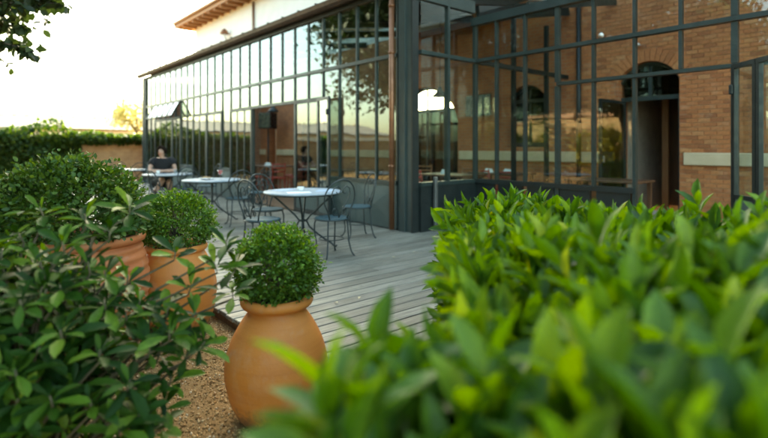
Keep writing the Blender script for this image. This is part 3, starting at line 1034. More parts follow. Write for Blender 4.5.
# ================================================================== trees
def tree(name, label, base, h_trunk, crown_c, crown_r, n_cl, per, lsize, mat, seed, group=None, cl_r=.65, low=None, extra=(), tr=.22):
    rs = np.random.default_rng(seed)
    t = thing(name, label, 'tree', base, 0, group)
    b = np.array(base, float)
    cc = np.array(crown_c, float) - b; cr = np.array(crown_r, float)
    tk = MB()
    top = np.array([cc[0] * .6, cc[1] * .6, h_trunk])
    P = [np.array([0, 0, -.1]), np.array([.04, .03, h_trunk * .35]), top * np.array([.5, .5, .7]), top, cc + np.array([0, 0, cr[2] * .5])]
    tk.tube([tuple(p) for p in P], [tr * 1.35, tr, tr * .85, tr * .7, tr * .15], 9)
    # cluster centres, more of them near the shell
    C = []
    while len(C) < n_cl:
        d = rs.normal(size=3); d /= np.linalg.norm(d)
        q = cc + d * cr * (rs.uniform(.35, 1.0) ** .6) * rs.uniform(.82, 1.08)
        if low is not None and q[2] + b[2] < low: continue
        C.append(q)
    C = np.array(C)
    for c in C[: max(10, n_cl // 5)]:
        s = P[3] if c[2] > h_trunk else P[3] * .96
        mid = (s + c) / 2 + rs.normal(size=3) * .25 + np.array([0, 0, .25])
        tk.tube([tuple(s), tuple(mid), tuple(c)], [tr * .35, tr * .2, .012], 5)
    for pts in extra:
        q = [np.array(p, float) - b for p in pts]
        tk.tube([tuple(P[3])] + [tuple(p) for p in q], [tr * .35] + list(np.linspace(.05, .006, len(q))), 5)
    tk.build('trunk', 'bark', t)
    pos = np.repeat(C, per, 0) + np.clip(rs.normal(size=(n_cl * per, 3)), -1.9, 1.9) * cl_r * np.array([1, 1, .6])
    ex = []
    for pts in extra:
        q = [np.array(p, float) - b for p in pts]
        for a, c in zip(q[:-1], q[1:]):
            n_ = int(np.linalg.norm(c - a) * 150)
            tt = rs.uniform(0, 1, (n_, 1))
            ex.append(a + (c - a) * tt + np.clip(rs.normal(size=(n_, 3)), -1.6, 1.6) * np.array([.06, .06, .045]))
    n0 = len(pos)
    if ex:
        pos = np.vstack([pos] + ex)
    n = len(pos)
    ls = np.full(n, lsize); ls[n0:] = .13
    d = rs.normal(size=(n, 3)) + np.array([0, 0, -.35])
    nr = rs.normal(size=(n, 3)) * .6 + np.array([0, 0, 1.0])
    mass('crown', LEAF_TREE, pos, frames(d, nr), rs.uniform(.7, 1.25, n) * ls, mat, t)
    return t
def wp(u, v, Z):
    """point seen from the standing point at that bearing, Z metres ahead"""
    k = (u - 384) / 500
    return cw(k * Z, Z, EYE - (v - 147) / 500 * Z)
tree('chestnut_tree', 'large dark broadleaf tree with twigs hanging into the top left corner', (-11.4, -2.6, GZ), 3.4, (-11.6, -2.9, 6.7), (5.3, 5.3, 4.5), 700, 190, .185, 'leaf_tree', 3,
     low=3.0, cl_r=.55, tr=.3,
     extra=[(cw(-7.6, 7.2, 4.6), wp(-80, -50, 7.0), wp(-20, -6, 6.8), wp(25, 0, 6.7), wp(60, 4, 6.6)),
            (cw(-7.4, 7.2, 4.2), wp(-90, 5, 7.0), wp(-30, 22, 6.8), wp(8, 25, 6.7), wp(26, 27, 6.6)),
            (cw(-7.4, 7.0, 4.0), wp(-90, 10, 6.9), wp(-40, 32, 6.7), wp(4, 43, 6.6), wp(34, 52, 6.5)),
            (cw(-7.4, 7.0, 4.3), wp(-60, -30, 6.9), wp(-20, 8, 6.8), wp(6, 14, 6.7)),
            (cw(-6.6, 7.6, 4.6), cw(-5.6, 6.4, 4.4), wp(-40, -30, 6.2), wp(0, 3, 6.3), wp(36, 3, 6.5))])
tree('golden_tree', 'small golden yellow tree in sun behind the corner of the gallery', (-37.5, 9.6, GZ), 2.4, (-37.3, 9.5, 3.7), (1.9, 1.9, 1.3), 50, 45, .20, 'leaf_gold', 5, cl_r=.35, tr=.12)
for i, (x, y, h, r, lab, mt) in enumerate((
        (-17.5, -16.5, 5.6, 3.0, 'round green tree behind the far end of the facing wall', 'leaf_tree_b'),
        (-9.0, -17.5, 6.2, 3.3, 'broad green tree behind the middle of the facing wall', 'leaf_tree_b'),
        (-9.6, -8.4, 6.3, 4.2, 'dense dark tree in front of the middle of the facing wall', 'leaf_tree'),
        (-1.2, -9.0, 8.0, 4.4, 'dense dark tree standing in the court behind the viewer', 'leaf_tree'),
        (6.5, -11.0, 7.0, 4.2, 'dense dark tree near the right end of the facing wall', 'leaf_tree'))):
    tree('broadleaf_tree', lab, (x, y, GZ), h * .45, (x, y, h), (r, r, r * .95), int(28 * r), 95, .27, mt, 20 + i, 'trees facing the glass front', cl_r=.6)

def bush(name, label, base, c, r, n, lsize, mat, seed, tmpl=LEAF_IVY, group=None, cat='bush', shell=.35):
    rs = np.random.default_rng(seed)
    t = thing(name, label, cat, base, 0, group)
    d = rs.normal(size=(n, 3)); d /= np.linalg.norm(d, axis=1, keepdims=True)
    pos = np.array(c) - np.array(base) + d * np.array(r) * (1 - shell * rs.random((n, 1)) ** 1.5) * (1 + .10 * np.sin(d[:, :1] * 9 + seed) * np.cos(d[:, 1:2] * 8))
    keep = pos[:, 2] > .03
    pos, d = pos[keep], d[keep]
    m = len(pos)
    ax = rs.normal(size=(m, 3)) + np.array([0, 0, .4]) + d * .6
    mass('foliage', tmpl, pos, frames(ax, d + rs.normal(size=(m, 3)) * .5), rs.uniform(.7, 1.3, m) * lsize, mat, t)
    st = MB()
    for k in range(7):
        a = rs.uniform(0, 6.28); q = rs.uniform(.2, .7)
        st.tube([(0, 0, 0), (math.cos(a) * r[0] * q * .5, math.sin(a) * r[1] * q * .5, (c[2] - base[2]) * .6), (math.cos(a) * r[0] * q, math.sin(a) * r[1] * q, c[2] - base[2])], [.02, .015, .006], 5)
    st.build('stem', 'twig', t)['kind'] = 'stuff'
    return t
for i, (x, w_, mt, lab) in enumerate(((-22, 2.0, 'leaf_tree_b', 'dark clipped shrub at the far end of the facing wall'), (-18.6, 1.6, 'leaf_yellow', 'yellow shrub by the far part of the facing wall'),
        (-15.2, 1.9, 'leaf_tree_b', 'green shrub left of the yellow shrubs facing the glass'), (-12.0, 1.6, 'leaf_yellow', 'sunlit yellow shrub facing the middle doors'),
        (-8.8, 1.8, 'leaf_gold', 'golden shrub facing the nearest panes'), (-5.4, 1.8, 'leaf_tree_b', 'green shrub right of the golden shrub by the facing wall'), (-2, 1.9, 'leaf_yellow', 'yellow shrub near the dark tree by the facing wall'))):
    bush('garden_shrub', lab, (x, -11.6, GZ), (x, -11.6, 1.1), (w_, .9, 1.15 + .35 * (i % 3)), 2000, .18, mt, 40 + i, group='shrubs along the facing wall')

# ivy on the far wall
rs = np.random.default_rng(77)
iv = thing('ivy', 'green ivy mounded over the garden wall at the far left', 'ivy', (-23.9, 0, GZ))
P = []; D = []
def ivy_patch(n, y0, y1, z0, z1, x, dep):
    y = rs.uniform(y0, y1, n); z = rs.uniform(z0, z1, n)
    q = np.stack([x + dep * rs.random(n) * (1 + .8 * np.sin(y * 2.1 + z * 3)), y, z], 1)
    P.append(q); D.append(np.tile([1, 0, .3], (n, 1)))
ivy_patch(6500, -1.2, 4.0, GZ + .05, 1.75, -23.98, .30)
ivy_patch(500, 4.0, 8.6, 1.42, 1.62, -23.98, .2)
n = 7000
y = rs.uniform(-1.4, 8.9, n)
hh = .15 + .62 * np.exp(-((y - 2.7) / .8) ** 2) + .10 * np.sin(y * 1.9) + .09 * np.sin(y * 4.3 + 1) - .05 * (y > 4.0)
hh = np.maximum(hh, .12)
d = rs.normal(size=(n, 3)); d /= np.linalg.norm(d, axis=1, keepdims=True)
q = np.stack([-24.05 + d[:, 0] * .5, y + d[:, 1] * .2, 1.70 + d[:, 2] * hh * 1.1], 1)
P.append(q); D.append(d)
pos = np.vstack(P); D = np.vstack(D)
mass('foliage', LEAF_IVY, pos - np.array([-23.9, 0, GZ]), frames(rs.normal(size=pos.shape) + [0, 0, -.5], D + rs.normal(size=pos.shape) * .45), rs.uniform(.08, .17, len(pos)), 'leaf_ivy', iv)
st = MB((-23.9, 0, GZ))
for k in range(14):
    y0 = rs.uniform(-1, 4)
    st.tube([(-23.97, y0, GZ), (-23.95, y0 + rs.uniform(-.3, .3), .9), (-23.95, y0 + rs.uniform(-.6, .6), 1.9)], [.03, .02, .01], 5)
st.build('stem', 'twig', iv)['kind'] = 'stuff'

# ================================================================== terrace tables and chairs
def make_table(name='bistro_table'):
    t = thing(name, '', 'table', (0, 0, 0), 0, 'round iron tables on the terrace')
    MB().lathe([(.47, .712), (.493, .708), (.500, .717), (.498, .729), (.485, .733), (.0001, .733)], 40).build('tabletop', 'table_white', t)
    MB().tube([(.46 * math.cos(a), .46 * math.sin(a), .700) for a in np.linspace(0, 2 * math.pi, 32, endpoint=False)], .010, 6, True).build('rim_ring', 'iron', t)
    for k in range(4):
        a = math.pi / 4 + k * math.pi / 2
        pr = [(.42, .70), (.34, .64), (.22, .53), (.10, .42), (.045, .35), (.085, .27), (.18, .185), (.28, .11), (.36, .06), (.40, .02), (.425, .012), (.44, .03)]
        MB().tube([(r * math.cos(a), r * math.sin(a), z) for r, z in pr], .0125, 7).build('leg', 'iron', t)
    MB().tube([(.058 * math.cos(a), .058 * math.sin(a), .35) for a in np.linspace(0, 2 * math.pi, 16, endpoint=False)], .009, 6, True).build('hub_ring', 'iron', t)
    MB().tube([(.20 * math.cos(a), .20 * math.sin(a), .17) for a in np.linspace(0, 2 * math.pi, 20, endpoint=False)], .006, 6, True).build('brace_ring', 'iron', t)
    return t

def make_chair(name='bistro_chair', iron='iron', seat='seat_blue'):
    t = thing(name, '', 'chair', (0, 0, 0), 0, 'wrought iron chairs on the terrace')
    MB().lathe([(.175, .438), (.198, .440), (.205, .449), (.198, .457), (.17, .456), (.10, .450), (.0001, .449)], 28).build('seat', seat, t)
    MB().tube([(.205 * math.cos(a), .205 * math.sin(a), .440) for a in np.linspace(0, 2 * math.pi, 28, endpoint=False)], .0095, 6, True).build('seat_ring', iron, t)
    for (a, back) in ((R(42), 0), (R(-42), 0), (R(138), 1), (R(-138), 1)):
        pr = [(.195, .435), (.215, .37), (.215, .27), (.19, .15), (.195, .07), (.225, .02), (.245, .008), (.262, .016)]
        if back: pr = [(.195, .435), (.205, .32), (.215, .18), (.245, .06), (.275, .012), (.29, .012)]
        MB().tube([(r * math.cos(a), r * math.sin(a), z) for r, z in pr], .0095, 6).build('leg', iron, t)
    MB().tube([(.15 * math.cos(a), .15 * math.sin(a), .20) for a in np.linspace(0, 2 * math.pi, 20, endpoint=False)], .006, 5, True).build('stretcher_ring', iron, t)
    # back hoop, leaning
    def lean(y, z): return (-.165 - (z - .44) * .20 + .14 * (abs(y) * 2.2) ** 2, y, z)
    pts = []
    for s in np.linspace(0, 1, 29):
        a = math.pi * (-.10 + 1.20 * s)
        yv = -.205 * math.cos(a); zv = .70 + .22 * math.sin(a)
        pts.append((yv, zv))
    hoop = [(-.115, .445), (-.145, .53)] + pts + [(.145, .53), (.115, .445)]
    MB().tube([lean(y, z) for y, z in hoop], .0095, 6).build('back_frame', iron, t)
    for s_ in (-1, 1):     # heart shaped scrolls
        sc = [(.0, .47), (.03 * s_, .56), (.095 * s_, .66), (.125 * s_, .75), (.105 * s_, .82), (.055 * s_, .845), (.015 * s_, .81), (.02 * s_, .765), (.055 * s_, .755), (.07 * s_, .78)]
        MB().tube([lean(y, z) for y, z in sc], .007, 5).build('back_scroll', iron, t)
        s2 = [(.02 * s_, .50), (.075 * s_, .50), (.10 * s_, .54), (.085 * s_, .58), (.055 * s_, .575), (.05 * s_, .545)]
        MB().tube([lean(y, z) for y, z in s2], .006, 5).build('back_scroll', iron, t)
    return t

tab0 = make_table(); chr0 = make_chair()
TAB = [((-5.60, 3.42), 'nearest round iron table, beside the copper downpipe end of the terrace', R(8)),
       ((-8.62, 3.42), 'second round iron table, with the red drink and plates on it', R(25)),
       ((-11.0, 3.42), 'round iron table where the person in black leans', R(40)),
       ((-13.9, 3.30), 'farthest round iron table, behind the seated person', R(15))]
for i, (p, lab, rz) in enumerate(TAB):
    if i == 0:
        tab0.location = (*p, 0); tab0.rotation_euler.z = rz; tab0['label'] = lab
    else:
        copy_tree(tab0, None, (*p, 0), rz, lab)
CH = [((-4.98, 3.44), R(176), 'iron chair at the camera-right side of the nearest table, its back to the deck'),
      ((-5.72, 4.40), R(-108), 'iron chair by the green kick panels, behind the nearest table'),
      ((-5.42, 2.76), R(102), 'iron chair on the garden side of the nearest table, close behind the clipped ball'),
      ((-6.24, 3.26), R(4), 'iron chair at the far left side of the nearest table'),
      ((-7.95, 3.60), R(170), 'iron chair on the right of the table with the red drink'),
      ((-8.75, 4.32), R(-84), 'iron chair between the red drink table and the glass doors'),
      ((-8.50, 2.62), R(95), 'iron chair on the garden side of the table with the red drink'),
      ((-9.35, 3.35), R(6), 'iron chair on the far left of the table with the red drink'),
      ((-10.9, 4.22), R(-95), 'iron chair between the glass doors and the seated person\'s table'),
      ((-11.74, 3.42), R(-4), 'iron chair that the person in black sits on'),
      ((-10.3, 3.55), R(175), 'empty iron chair facing the seated person'),
      ((-13.2, 3.4), R(176), 'iron chair at the farthest table, behind the seated person'),
      ((-13.9, 2.5), R(92), 'iron chair on the garden side of the farthest table'),
      ((-14.6, 3.3), R(-3), 'iron chair at the far end of the farthest table')]
for i, (p, rz, lab) in enumerate(CH):
    if i == 0:
        chr0.location = (*p, 0); chr0.rotation_euler.z = rz; chr0['label'] = lab
    else:
        copy_tree(chr0, None, (*p, 0), rz, lab)

# things on the tables
ZT_ = .734
def glass_cup(name, lab, p, mat='glass_clear', r=.033, h=.075, fill=None, cat='glass'):
    t = thing(name, lab, cat, (*p, ZT_))
    MB().lathe([(r * .8, 0), (r * .85, .006), (r, h), (r - .003, h), (r * .8, .012), (.0001, .010)], 16).build('bowl', mat, t)
    if fill:
        MB().lathe([(r * .76, .013), (r * .9, h * .7), (.0001, h * .7)], 16).build('drink', fill, t)
    return t
glass_cup('ashtray', 'small pale glass dish in the middle of the nearest table', (-5.62, 3.40), 'china', .045, .05, None, 'dish')
for i, (dx, dy, rz, mt, lab) in enumerate(((-.24, -.14, .3, 'paper_blue', 'blue printed menu sheet on the left of the nearest table'), (.20, -.18, -.4, 'paper', 'white menu sheet on the near right of the nearest table'),
                                            (.18, .22, .8, 'paper_blue', 'blue printed menu sheet on the building side of the nearest table'))):
    o = MB().box(-.10, .10, -.145, .145, 0, .003).build('menu_sheet', mt, None, (-5.60 + dx, 3.42 + dy, ZT_))
    o.rotation_euler.z = rz
    tag(o, lab, 'menu', 'menu sheets on the nearest table')
pl = thing('plate', 'white plate with food on the table with the red drink', 'plate', (-8.72, 3.36, ZT_))
MB().lathe([(.07, 0), (.09, .004), (.125, .018), (.123, .021), (.08, .008), (.0001, .007)], 24).build('dish', 'china', pl)
fm = MB()
for k in range(14):
    a = random.uniform(0, 6.28); q = random.uniform(0, .06)
    fm.lathe([(.012, -.01), (.022, .0), (.018, .018), (.004, .026)], 7, (q * math.cos(a), q * math.sin(a), .015 + random.uniform(0, .012)))
fm.build('food', 'food', pl)
pn = thing('crumpled_napkin', 'crumpled white napkin beside the plate of food', 'napkin', (-8.52, 3.30, ZT_))
nm = MB()
NN = 9
vs = [((i / (NN - 1) - .5) * .17, (j / (NN - 1) - .5) * .15, .004 + .032 * abs(math.sin(i * 1.7 + j * .9)) * random.uniform(.5, 1)) for i in range(NN) for j in range(NN)]
nm.add(vs, [(i * NN + j, (i + 1) * NN + j, (i + 1) * NN + j + 1, i * NN + j + 1) for i in range(NN - 1) for j in range(NN - 1)], True)
nm.build('cloth', 'cloth_white', pn)
dr = thing('cocktail_glass', 'stemmed glass of red drink on the second table', 'glass', (-8.50, 3.52, ZT_))
MB().lathe([(.034, 0), (.034, .003), (.006, .008), (.005, .06), (.012, .075), (.038, .11), (.044, .165), (.041, .165), (.034, .115), (.008, .08), (.0001, .079)], 18).build('bowl', 'glass_clear', dr)
MB().lathe([(.008, .081), (.033, .115), (.040, .158), (.0001, .158)], 18).build('drink', 'drink_red', dr)
glass_cup('coffee_cup', 'pale cup in front of the seated person', (-11.10, 3.25), 'china', .04, .07, None, 'cup')
glass_cup('water_glass', 'small glass on the seated person\'s table, farther right', (-10.78, 3.50), 'glass_clear', .033, .10, None, 'glass')

# ================================================================== seated person
def skin_obj(name, verts, edges, radii, mat, parent, root=0, sub=2):
    me = bpy.data.meshes.new(name)
    me.from_pydata(verts, edges, [])
    o = link(name, me, parent)
    sm = o.modifiers.new('skin', 'SKIN'); sm.use_smooth_shade = True
    for i, r in enumerate(radii):
        sv = me.skin_vertices[0].data[i]
        sv.radius = r if isinstance(r, tuple) else (r, r)
        sv.use_root = (i == root)
    ss = o.modifiers.new('sub', 'SUBSURF'); ss.levels = sub; ss.render_levels = sub
    dg = bpy.context.evaluated_depsgraph_get()
    m2 = bpy.data.meshes.new_from_object(o.evaluated_get(dg))
    o.modifiers.clear()
    o.data = m2
    m2.materials.clear(); m2.materials.append(MATS[mat])
    m2.polygons.foreach_set('use_smooth', [True] * len(m2.polygons))
    return o
per = thing('person', 'person in a black t-shirt leaning with folded arms on a terrace table', 'person', (-11.67, 3.50, 0), R(-14))
per.scale = (1.0,) * 3
V = [(0, 0, .54), (.02, 0, .70), (.06, 0, .86), (.10, 0, .99), (.125, 0, 1.065), (.135, -.01, 1.105), (.145, -.02, 1.16), (.145, -.02, 1.22), (.135, -.02, 1.265)]
E_ = [(i, i + 1) for i in range(8)]
RA = [(.15, .13), (.13, .11), (.135, .11), (.12, .085), .05, .050, (.072, .082), (.082, .09), (.055, .06)]
def chain(start, pts, rad):
    p = start
    for q, r in zip(pts, rad):
        V.append(q); RA.append(r); E_.append((p, len(V) - 1)); p = len(V) - 1
    return p
for s_ in (-1, 1):
    w_ = chain(3, [(.11, .15 * s_, 1.0), (.15, .205 * s_, .965), (.22, .245 * s_, .86), (.29, .25 * s_, .785), (.37, .10 * s_, .785), (.42 + .03 * s_, -.05 * s_, .780), (.43 + .03 * s_, -.11 * s_, .772)],
               [.06, .055, .044, .042, .036, .027, (.034, .02)])
    for f_, (dx, dz) in enumerate(((.032, 0), (.016, .006), (0, .006), (-.016, 0))):
        chain(w_, [(.43 + .03 * s_ + dx, -.155 * s_, .772 + dz), (.43 + .03 * s_ + dx * 1.2, -.185 * s_, .764)], [.0095, .008])
    chain(w_, [(.47 + .03 * s_, -.10 * s_, .768), (.485 + .03 * s_, -.13 * s_, .764)], [.011, .009])
chain(0, [(.06, .10, .53), (.26, .12, .545), (.45, .13, .53), (.46, .12, .30), (.45, .11, .10), (.52, .11, .045), (.60, .11, .035)], [.10, .085, .065, .055, .042, .04, .03])
chain(0, [(.06, -.10, .54), (.26, -.06, .575), (.45, .0, .60), (.53, -.12, .42), (.60, -.24, .27), (.65, -.29, .23), (.70, -.32, .17)], [.10, .085, .065, .055, .042, .04, .03])
# nose and ears
chain(7, [(.222, -.055, 1.195), (.240, -.062, 1.178)], [.016, .011])
skin_obj('body', V, E_, RA, 'skin', per)
sv = [(0, 0, .50), (.02, 0, .70), (.06, 0, .86), (.10, 0, .985), (.118, 0, 1.03)]
se = [(0, 1), (1, 2), (2, 3), (3, 4)]; sr = [(.20, .18), (.18, .155), (.185, .155), (.17, .13), (.085, .085)]
for s_ in (-1, 1):
    b_ = len(sv)
    sv += [(.11, .15 * s_, 1.0), (.155, .208 * s_, .96), (.205, .236 * s_, .89)]
    sr += [.095, .092, .08]
    se += [(3, b_), (b_, b_ + 1), (b_ + 1, b_ + 2)]
skin_obj('t_shirt', sv, se, sr, 'black_cloth', per)
tv = [(0, 0, .535), (.06, .10, .53), (.26, .12, .545), (.42, .13, .535), (.06, -.10, .54), (.26, -.06, .575), (.42, -.01, .595)]
skin_obj('skirt', tv, [(0, 1), (1, 2), (2, 3), (0, 4), (4, 5), (5, 6)], [(.165, .14), .115, .10, .08, .115, .10, .08], 'black_cloth', per)
hv = []; hf = []
fd = Vector((.85, -.52, -.25)).normalized()
NU, NV = 28, 18
for j in range(NV + 1):
    for i in range(NU):
        th, ph = math.pi * j / NV, 2 * math.pi * i / NU
        d = Vector((math.sin(th) * math.cos(ph), math.sin(th) * math.sin(ph), math.cos(th)))
        rr = 1 + .05 * math.sin(ph * 9 + th * 4) + .03 * math.sin(ph * 17)
        if d.dot(fd) > .52 or d.z < -.62: rr = .45        # tucked in under the fringe and at the nape
        hv.append((.137 + d.x * .108 * rr, -.018 + d.y * .102 * rr, 1.215 + d.z * .118 * rr))
for j in range(NV):
    for i in range(NU):
        hf.append((j * NU + i, j * NU + (i + 1) % NU, (j + 1) * NU + (i + 1) % NU, (j + 1) * NU + i))
MB().add(hv, hf, True).build('hair', 'hair', per)
for s_ in (-1, 1):
    e_ = Vector((.225, -.048 - .030 * s_, 1.21))
    MB().lathe([(.001, -.007), (.007, 0), (.001, .007)], 8, tuple(e_)).build('eye', 'black_cloth', per)
MB().tube([(.224, -.030, 1.145), (.231, -.050, 1.142), (.224, -.075, 1.145)], .006, 5).build('mouth', 'red_lacquer', per)
skin_obj('boot', [(.455, .115, .28), (.45, .11, .10), (.52, .11, .048), (.62, .11, .040)], [(0, 1), (1, 2), (2, 3)], [.066, .056, .050, .040], 'boot_leather', per)
skin_obj('boot', [(.545, -.14, .385), (.60, -.24, .27), (.655, -.295, .225), (.715, -.335, .15)], [(0, 1), (1, 2), (2, 3)], [.066, .056, .050, .040], 'boot_leather', per)

# ================================================================== dining room
def dining_table(p, rz, lab):
    t = thing('dining_table', lab, 'table', (*p, .004), rz, 'wooden dining tables indoors')
    MB().cbox(-.60, .60, -.38, .38, .72, .755, .008).build('tabletop', 'wood_brown', t)
    for sx in (-1, 1):
        for sy in (-1, 1):
            MB().box(sx * .53 - .03, sx * .53 + .03, sy * .31 - .03, sy * .31 + .03, 0, .72).build('leg', 'wood_brown', t)
    return t
def red_chair(p, rz, lab, mat='red_lacquer'):
    t = thing('dining_chair', lab, 'chair', (*p, .004), rz, 'wooden dining chairs indoors')
    MB().cbox(-.20, .20, -.20, .20, .43, .465, .012).build('seat', mat, t)
    for sx in (-1, 1):
        for sy in (-1, 1):
            MB().tube([(sx * .17, sy * .17, .43), (sx * .20, sy * .19, 0)], [.018, .014], 6).build('leg', mat, t)
    for sy in (-1, 1):
        MB().tube([(-.17, sy * .17, .46), (-.24, sy * .18, .86)], .016, 6).build('back_post', mat, t)
    for z in (.62, .72, .82):
        x_ = -.17 - .07 * (z - .46) / .4
        MB().tube([(x_, -.175, z), (x_ - .03, 0, z), (x_, .175, z)], .018, 6).build('back_slat', mat, t)
    MB().obox((-.18, 0, .22), (.18, 0, .22), .02, .02).build('stretcher', mat, t)
    return t
for p, rz, lab in (((-13.2, 7.1), .1, 'wooden dining table seen through the open gallery doorway'), ((-15.4, 7.3), .1, 'wooden dining table deeper behind the open gallery doorway'),
                   ((-9.6, 7.3), 1.5, 'wooden dining table in front of the big arched window'), ((-6.75, 7.55), .0, 'wooden dining table behind the narrow side glazing'),
                   ((-6.4, 8.75), .0, 'wooden dining table with white napkins near the small arched window'), ((-3.9, 8.3), .05, 'wooden table inside the entrance court')):
    dining_table(p, rz, lab)
for p, rz, lab, mt in (((-12.45, 6.75), R(170), 'red wooden chair nearest the open gallery doorway', 'red_lacquer'), ((-12.35, 7.35), R(190), 'red wooden chair behind the nearest red chair in the doorway', 'red_lacquer'),
                   ((-13.2, 6.45), R(90), 'red wooden chair on the terrace side of the doorway table', 'red_lacquer'), ((-13.3, 7.8), R(-90), 'red wooden chair on the far side of the doorway table', 'red_lacquer'),
                   ((-6.9, 6.95), R(85), 'red chair behind the narrow side glazing beside the corner post', 'red_lacquer'), ((-7.0, 8.2), R(-90), 'brown wooden chair at the table behind the side glazing', 'wood_orange'),
                   ((-8.6, 8.6), R(-60), 'brown wooden chair below the big arched window', 'wood_orange'), ((-9.3, 8.4), R(-90), 'brown wooden chair left of the one below the big arched window', 'wood_orange'),
                   ((-6.3, 8.2), R(90), 'red chair at the table with white napkins', 'red_lacquer'), ((-5.7, 8.1), R(100), 'second red chair at the table with white napkins', 'red_lacquer')):
    red_chair(p, rz, lab, mt)
for i, (p, lab) in enumerate((((-6.65, 8.65), 'folded white napkin on the left of the table by the small arched window'), ((-6.2, 8.70), 'folded white napkin on the right of the table by the small arched window'),
                              ((-6.85, 7.5), 'folded white napkin on the table behind the side glazing'), ((-13.4, 7.0), 'folded white napkin on the doorway table'))):
    n_ = thing('folded_napkin', lab, 'napkin', (*p, .76), random.random())
    MB().add([(-.10, -.06, 0), (.10, -.06, 0), (.10, .06, 0), (-.10, .06, 0), (-.06, 0, .09), (.07, 0, .075)], [(0, 1, 5, 4), (2, 3, 4, 5), (0, 4, 3), (1, 2, 5), (3, 2, 1, 0)]).build('cloth', 'cloth_white', n_)
for i, (x, y, lab) in enumerate(((-7.55, 8.1, 'dark metal pendant lamp nearest the corner post'), (-11.4, 7.6, 'dark metal pendant lamp in the middle of the gallery'), (-14.2, 7.6, 'dark metal pendant lamp at the far end of the gallery'))):
    t = thing('pendant_lamp', lab, 'lamp', (x, y, 2.40), 0, 'pendant lamps in the gallery')
    MB().tube([(0, 0, .2), (0, 0, 1.80)], .008, 5).build('cord', 'frame_dark', t)
    MB().lathe([(.17, 0), (.165, .03), (.10, .10), (.05, .16), (.03, .22), (.001, .22)], 20).build('lamp_shade', 'frame_dark', t)
tv_ = thing('television', 'black flat screen hanging on the brick wall left of the small arched window', 'television', (-7.75, 9.70, 2.05), R(-6))
MB().cbox(-.42, .42, -.05, -.01, 0, .52, .01).build('screen', 'screen_black', tv_)
MB().box(-.08, .08, -.01, .08, .2, .34).build('bracket', 'frame_dark', tv_)
ls = thing('loudspeaker', 'black loudspeaker cabinet on a pole inside the open doorway', 'loudspeaker', (-17.6, 9.2, .004), R(20))
MB().tube([(0, 0, 0), (0, 0, 2.0)], .03, 8).build('pole', 'frame_dark', ls)
MB().lathe([(.28, 0), (.28, .02), (.02, .04)], 16).build('base_plate', 'frame_dark', ls)
MB().cbox(-.30, .30, -.25, .20, 2.0, 2.62, .03).build('cabinet', 'screen_black', ls)

# ================================================================== planted pots
POT1 = cw(-.561, 2.62); POT2 = cw(-1.60, 3.85); POT3 = cw(-1.98, 3.3)
def pot(name, lab, p, prof, mat, soil_r, soil_z, wob=.006, seed=1):
    t = thing(name, lab, 'pot', (p[0], p[1], GZ))
    MB().lathe(prof, 56, (0, 0, 0), wob, seed).build('jar', mat, t)
    MB().lathe([(soil_r, soil_z - .02), (soil_r, soil_z), (.0001, soil_z + .015)], 24).build('soil', 'soil', t)
    return t
def smooth_prof(pts, n=5):
    out = []
    for i in range(len(pts) - 1):
        p0 = pts[max(i - 1, 0)]; p1 = pts[i]; p2 = pts[i + 1]; p3 = pts[min(i + 2, len(pts) - 1)]
        for k in range(n):
            t = k / n
            out.append(tuple(.5 * ((2 * p1[j]) + (-p0[j] + p2[j]) * t + (2 * p0[j] - 5 * p1[j] + 4 * p2[j] - p3[j]) * t * t + (-p0[j] + 3 * p1[j] - 3 * p2[j] + p3[j]) * t ** 3) for j in (0, 1)))
    out.append(pts[-1])
    return out
prof1 = [(r_, z_ * 1.04) for r_, z_ in smooth_prof([(.165, 0), (.195, .02), (.236, .10), (.262, .21), (.263, .28), (.240, .37), (.198, .455), (.160, .51), (.145, .535), (.148, .548)], 4) + \
        smooth_prof([(.156, .550), (.178, .556), (.189, .576), (.182, .597), (.166, .604), (.150, .596), (.142, .57), (.138, .50)], 3)]
pot('terracotta_jar', 'round bellied orange terracotta jar with the clipped ball at the front', POT1, prof1, 'terracotta', .142, .585, .007, 3)
s2 = 1.08
prof2 = smooth_prof([(.20, 0), (.235, .03), (.275, .14), (.295, .28), (.292, .36), (.27, .46), (.225, .56), (.20, .60)], 4) + smooth_prof([(.205, .605), (.225, .615), (.23, .635), (.222, .652), (.20, .652), (.185, .60)], 3)
pot('terracotta_jar', 'wide orange terracotta jar at the deck edge, behind the front jar', POT2, prof2, 'terracotta', .188, .62, .006, 5)
body = smooth_prof([(.22, 0), (.27, .06), (.345, .22), (.385, .40), (.39, .56), (.36, .70), (.335, .76)], 10)
prof3 = [(r * (1 + (.014 * math.sin(z * 105) if .08 < z < .74 else 0)), z) for r, z in body] + [(.345, .765), (.365, .775), (.37, .80), (.36, .82), (.33, .82), (.31, .77)]
pot('ribbed_pot', 'large reddish ribbed terracotta pot under the dark dome bush', POT3, prof3, 'terracotta_red', .315, .78, .004, 8)

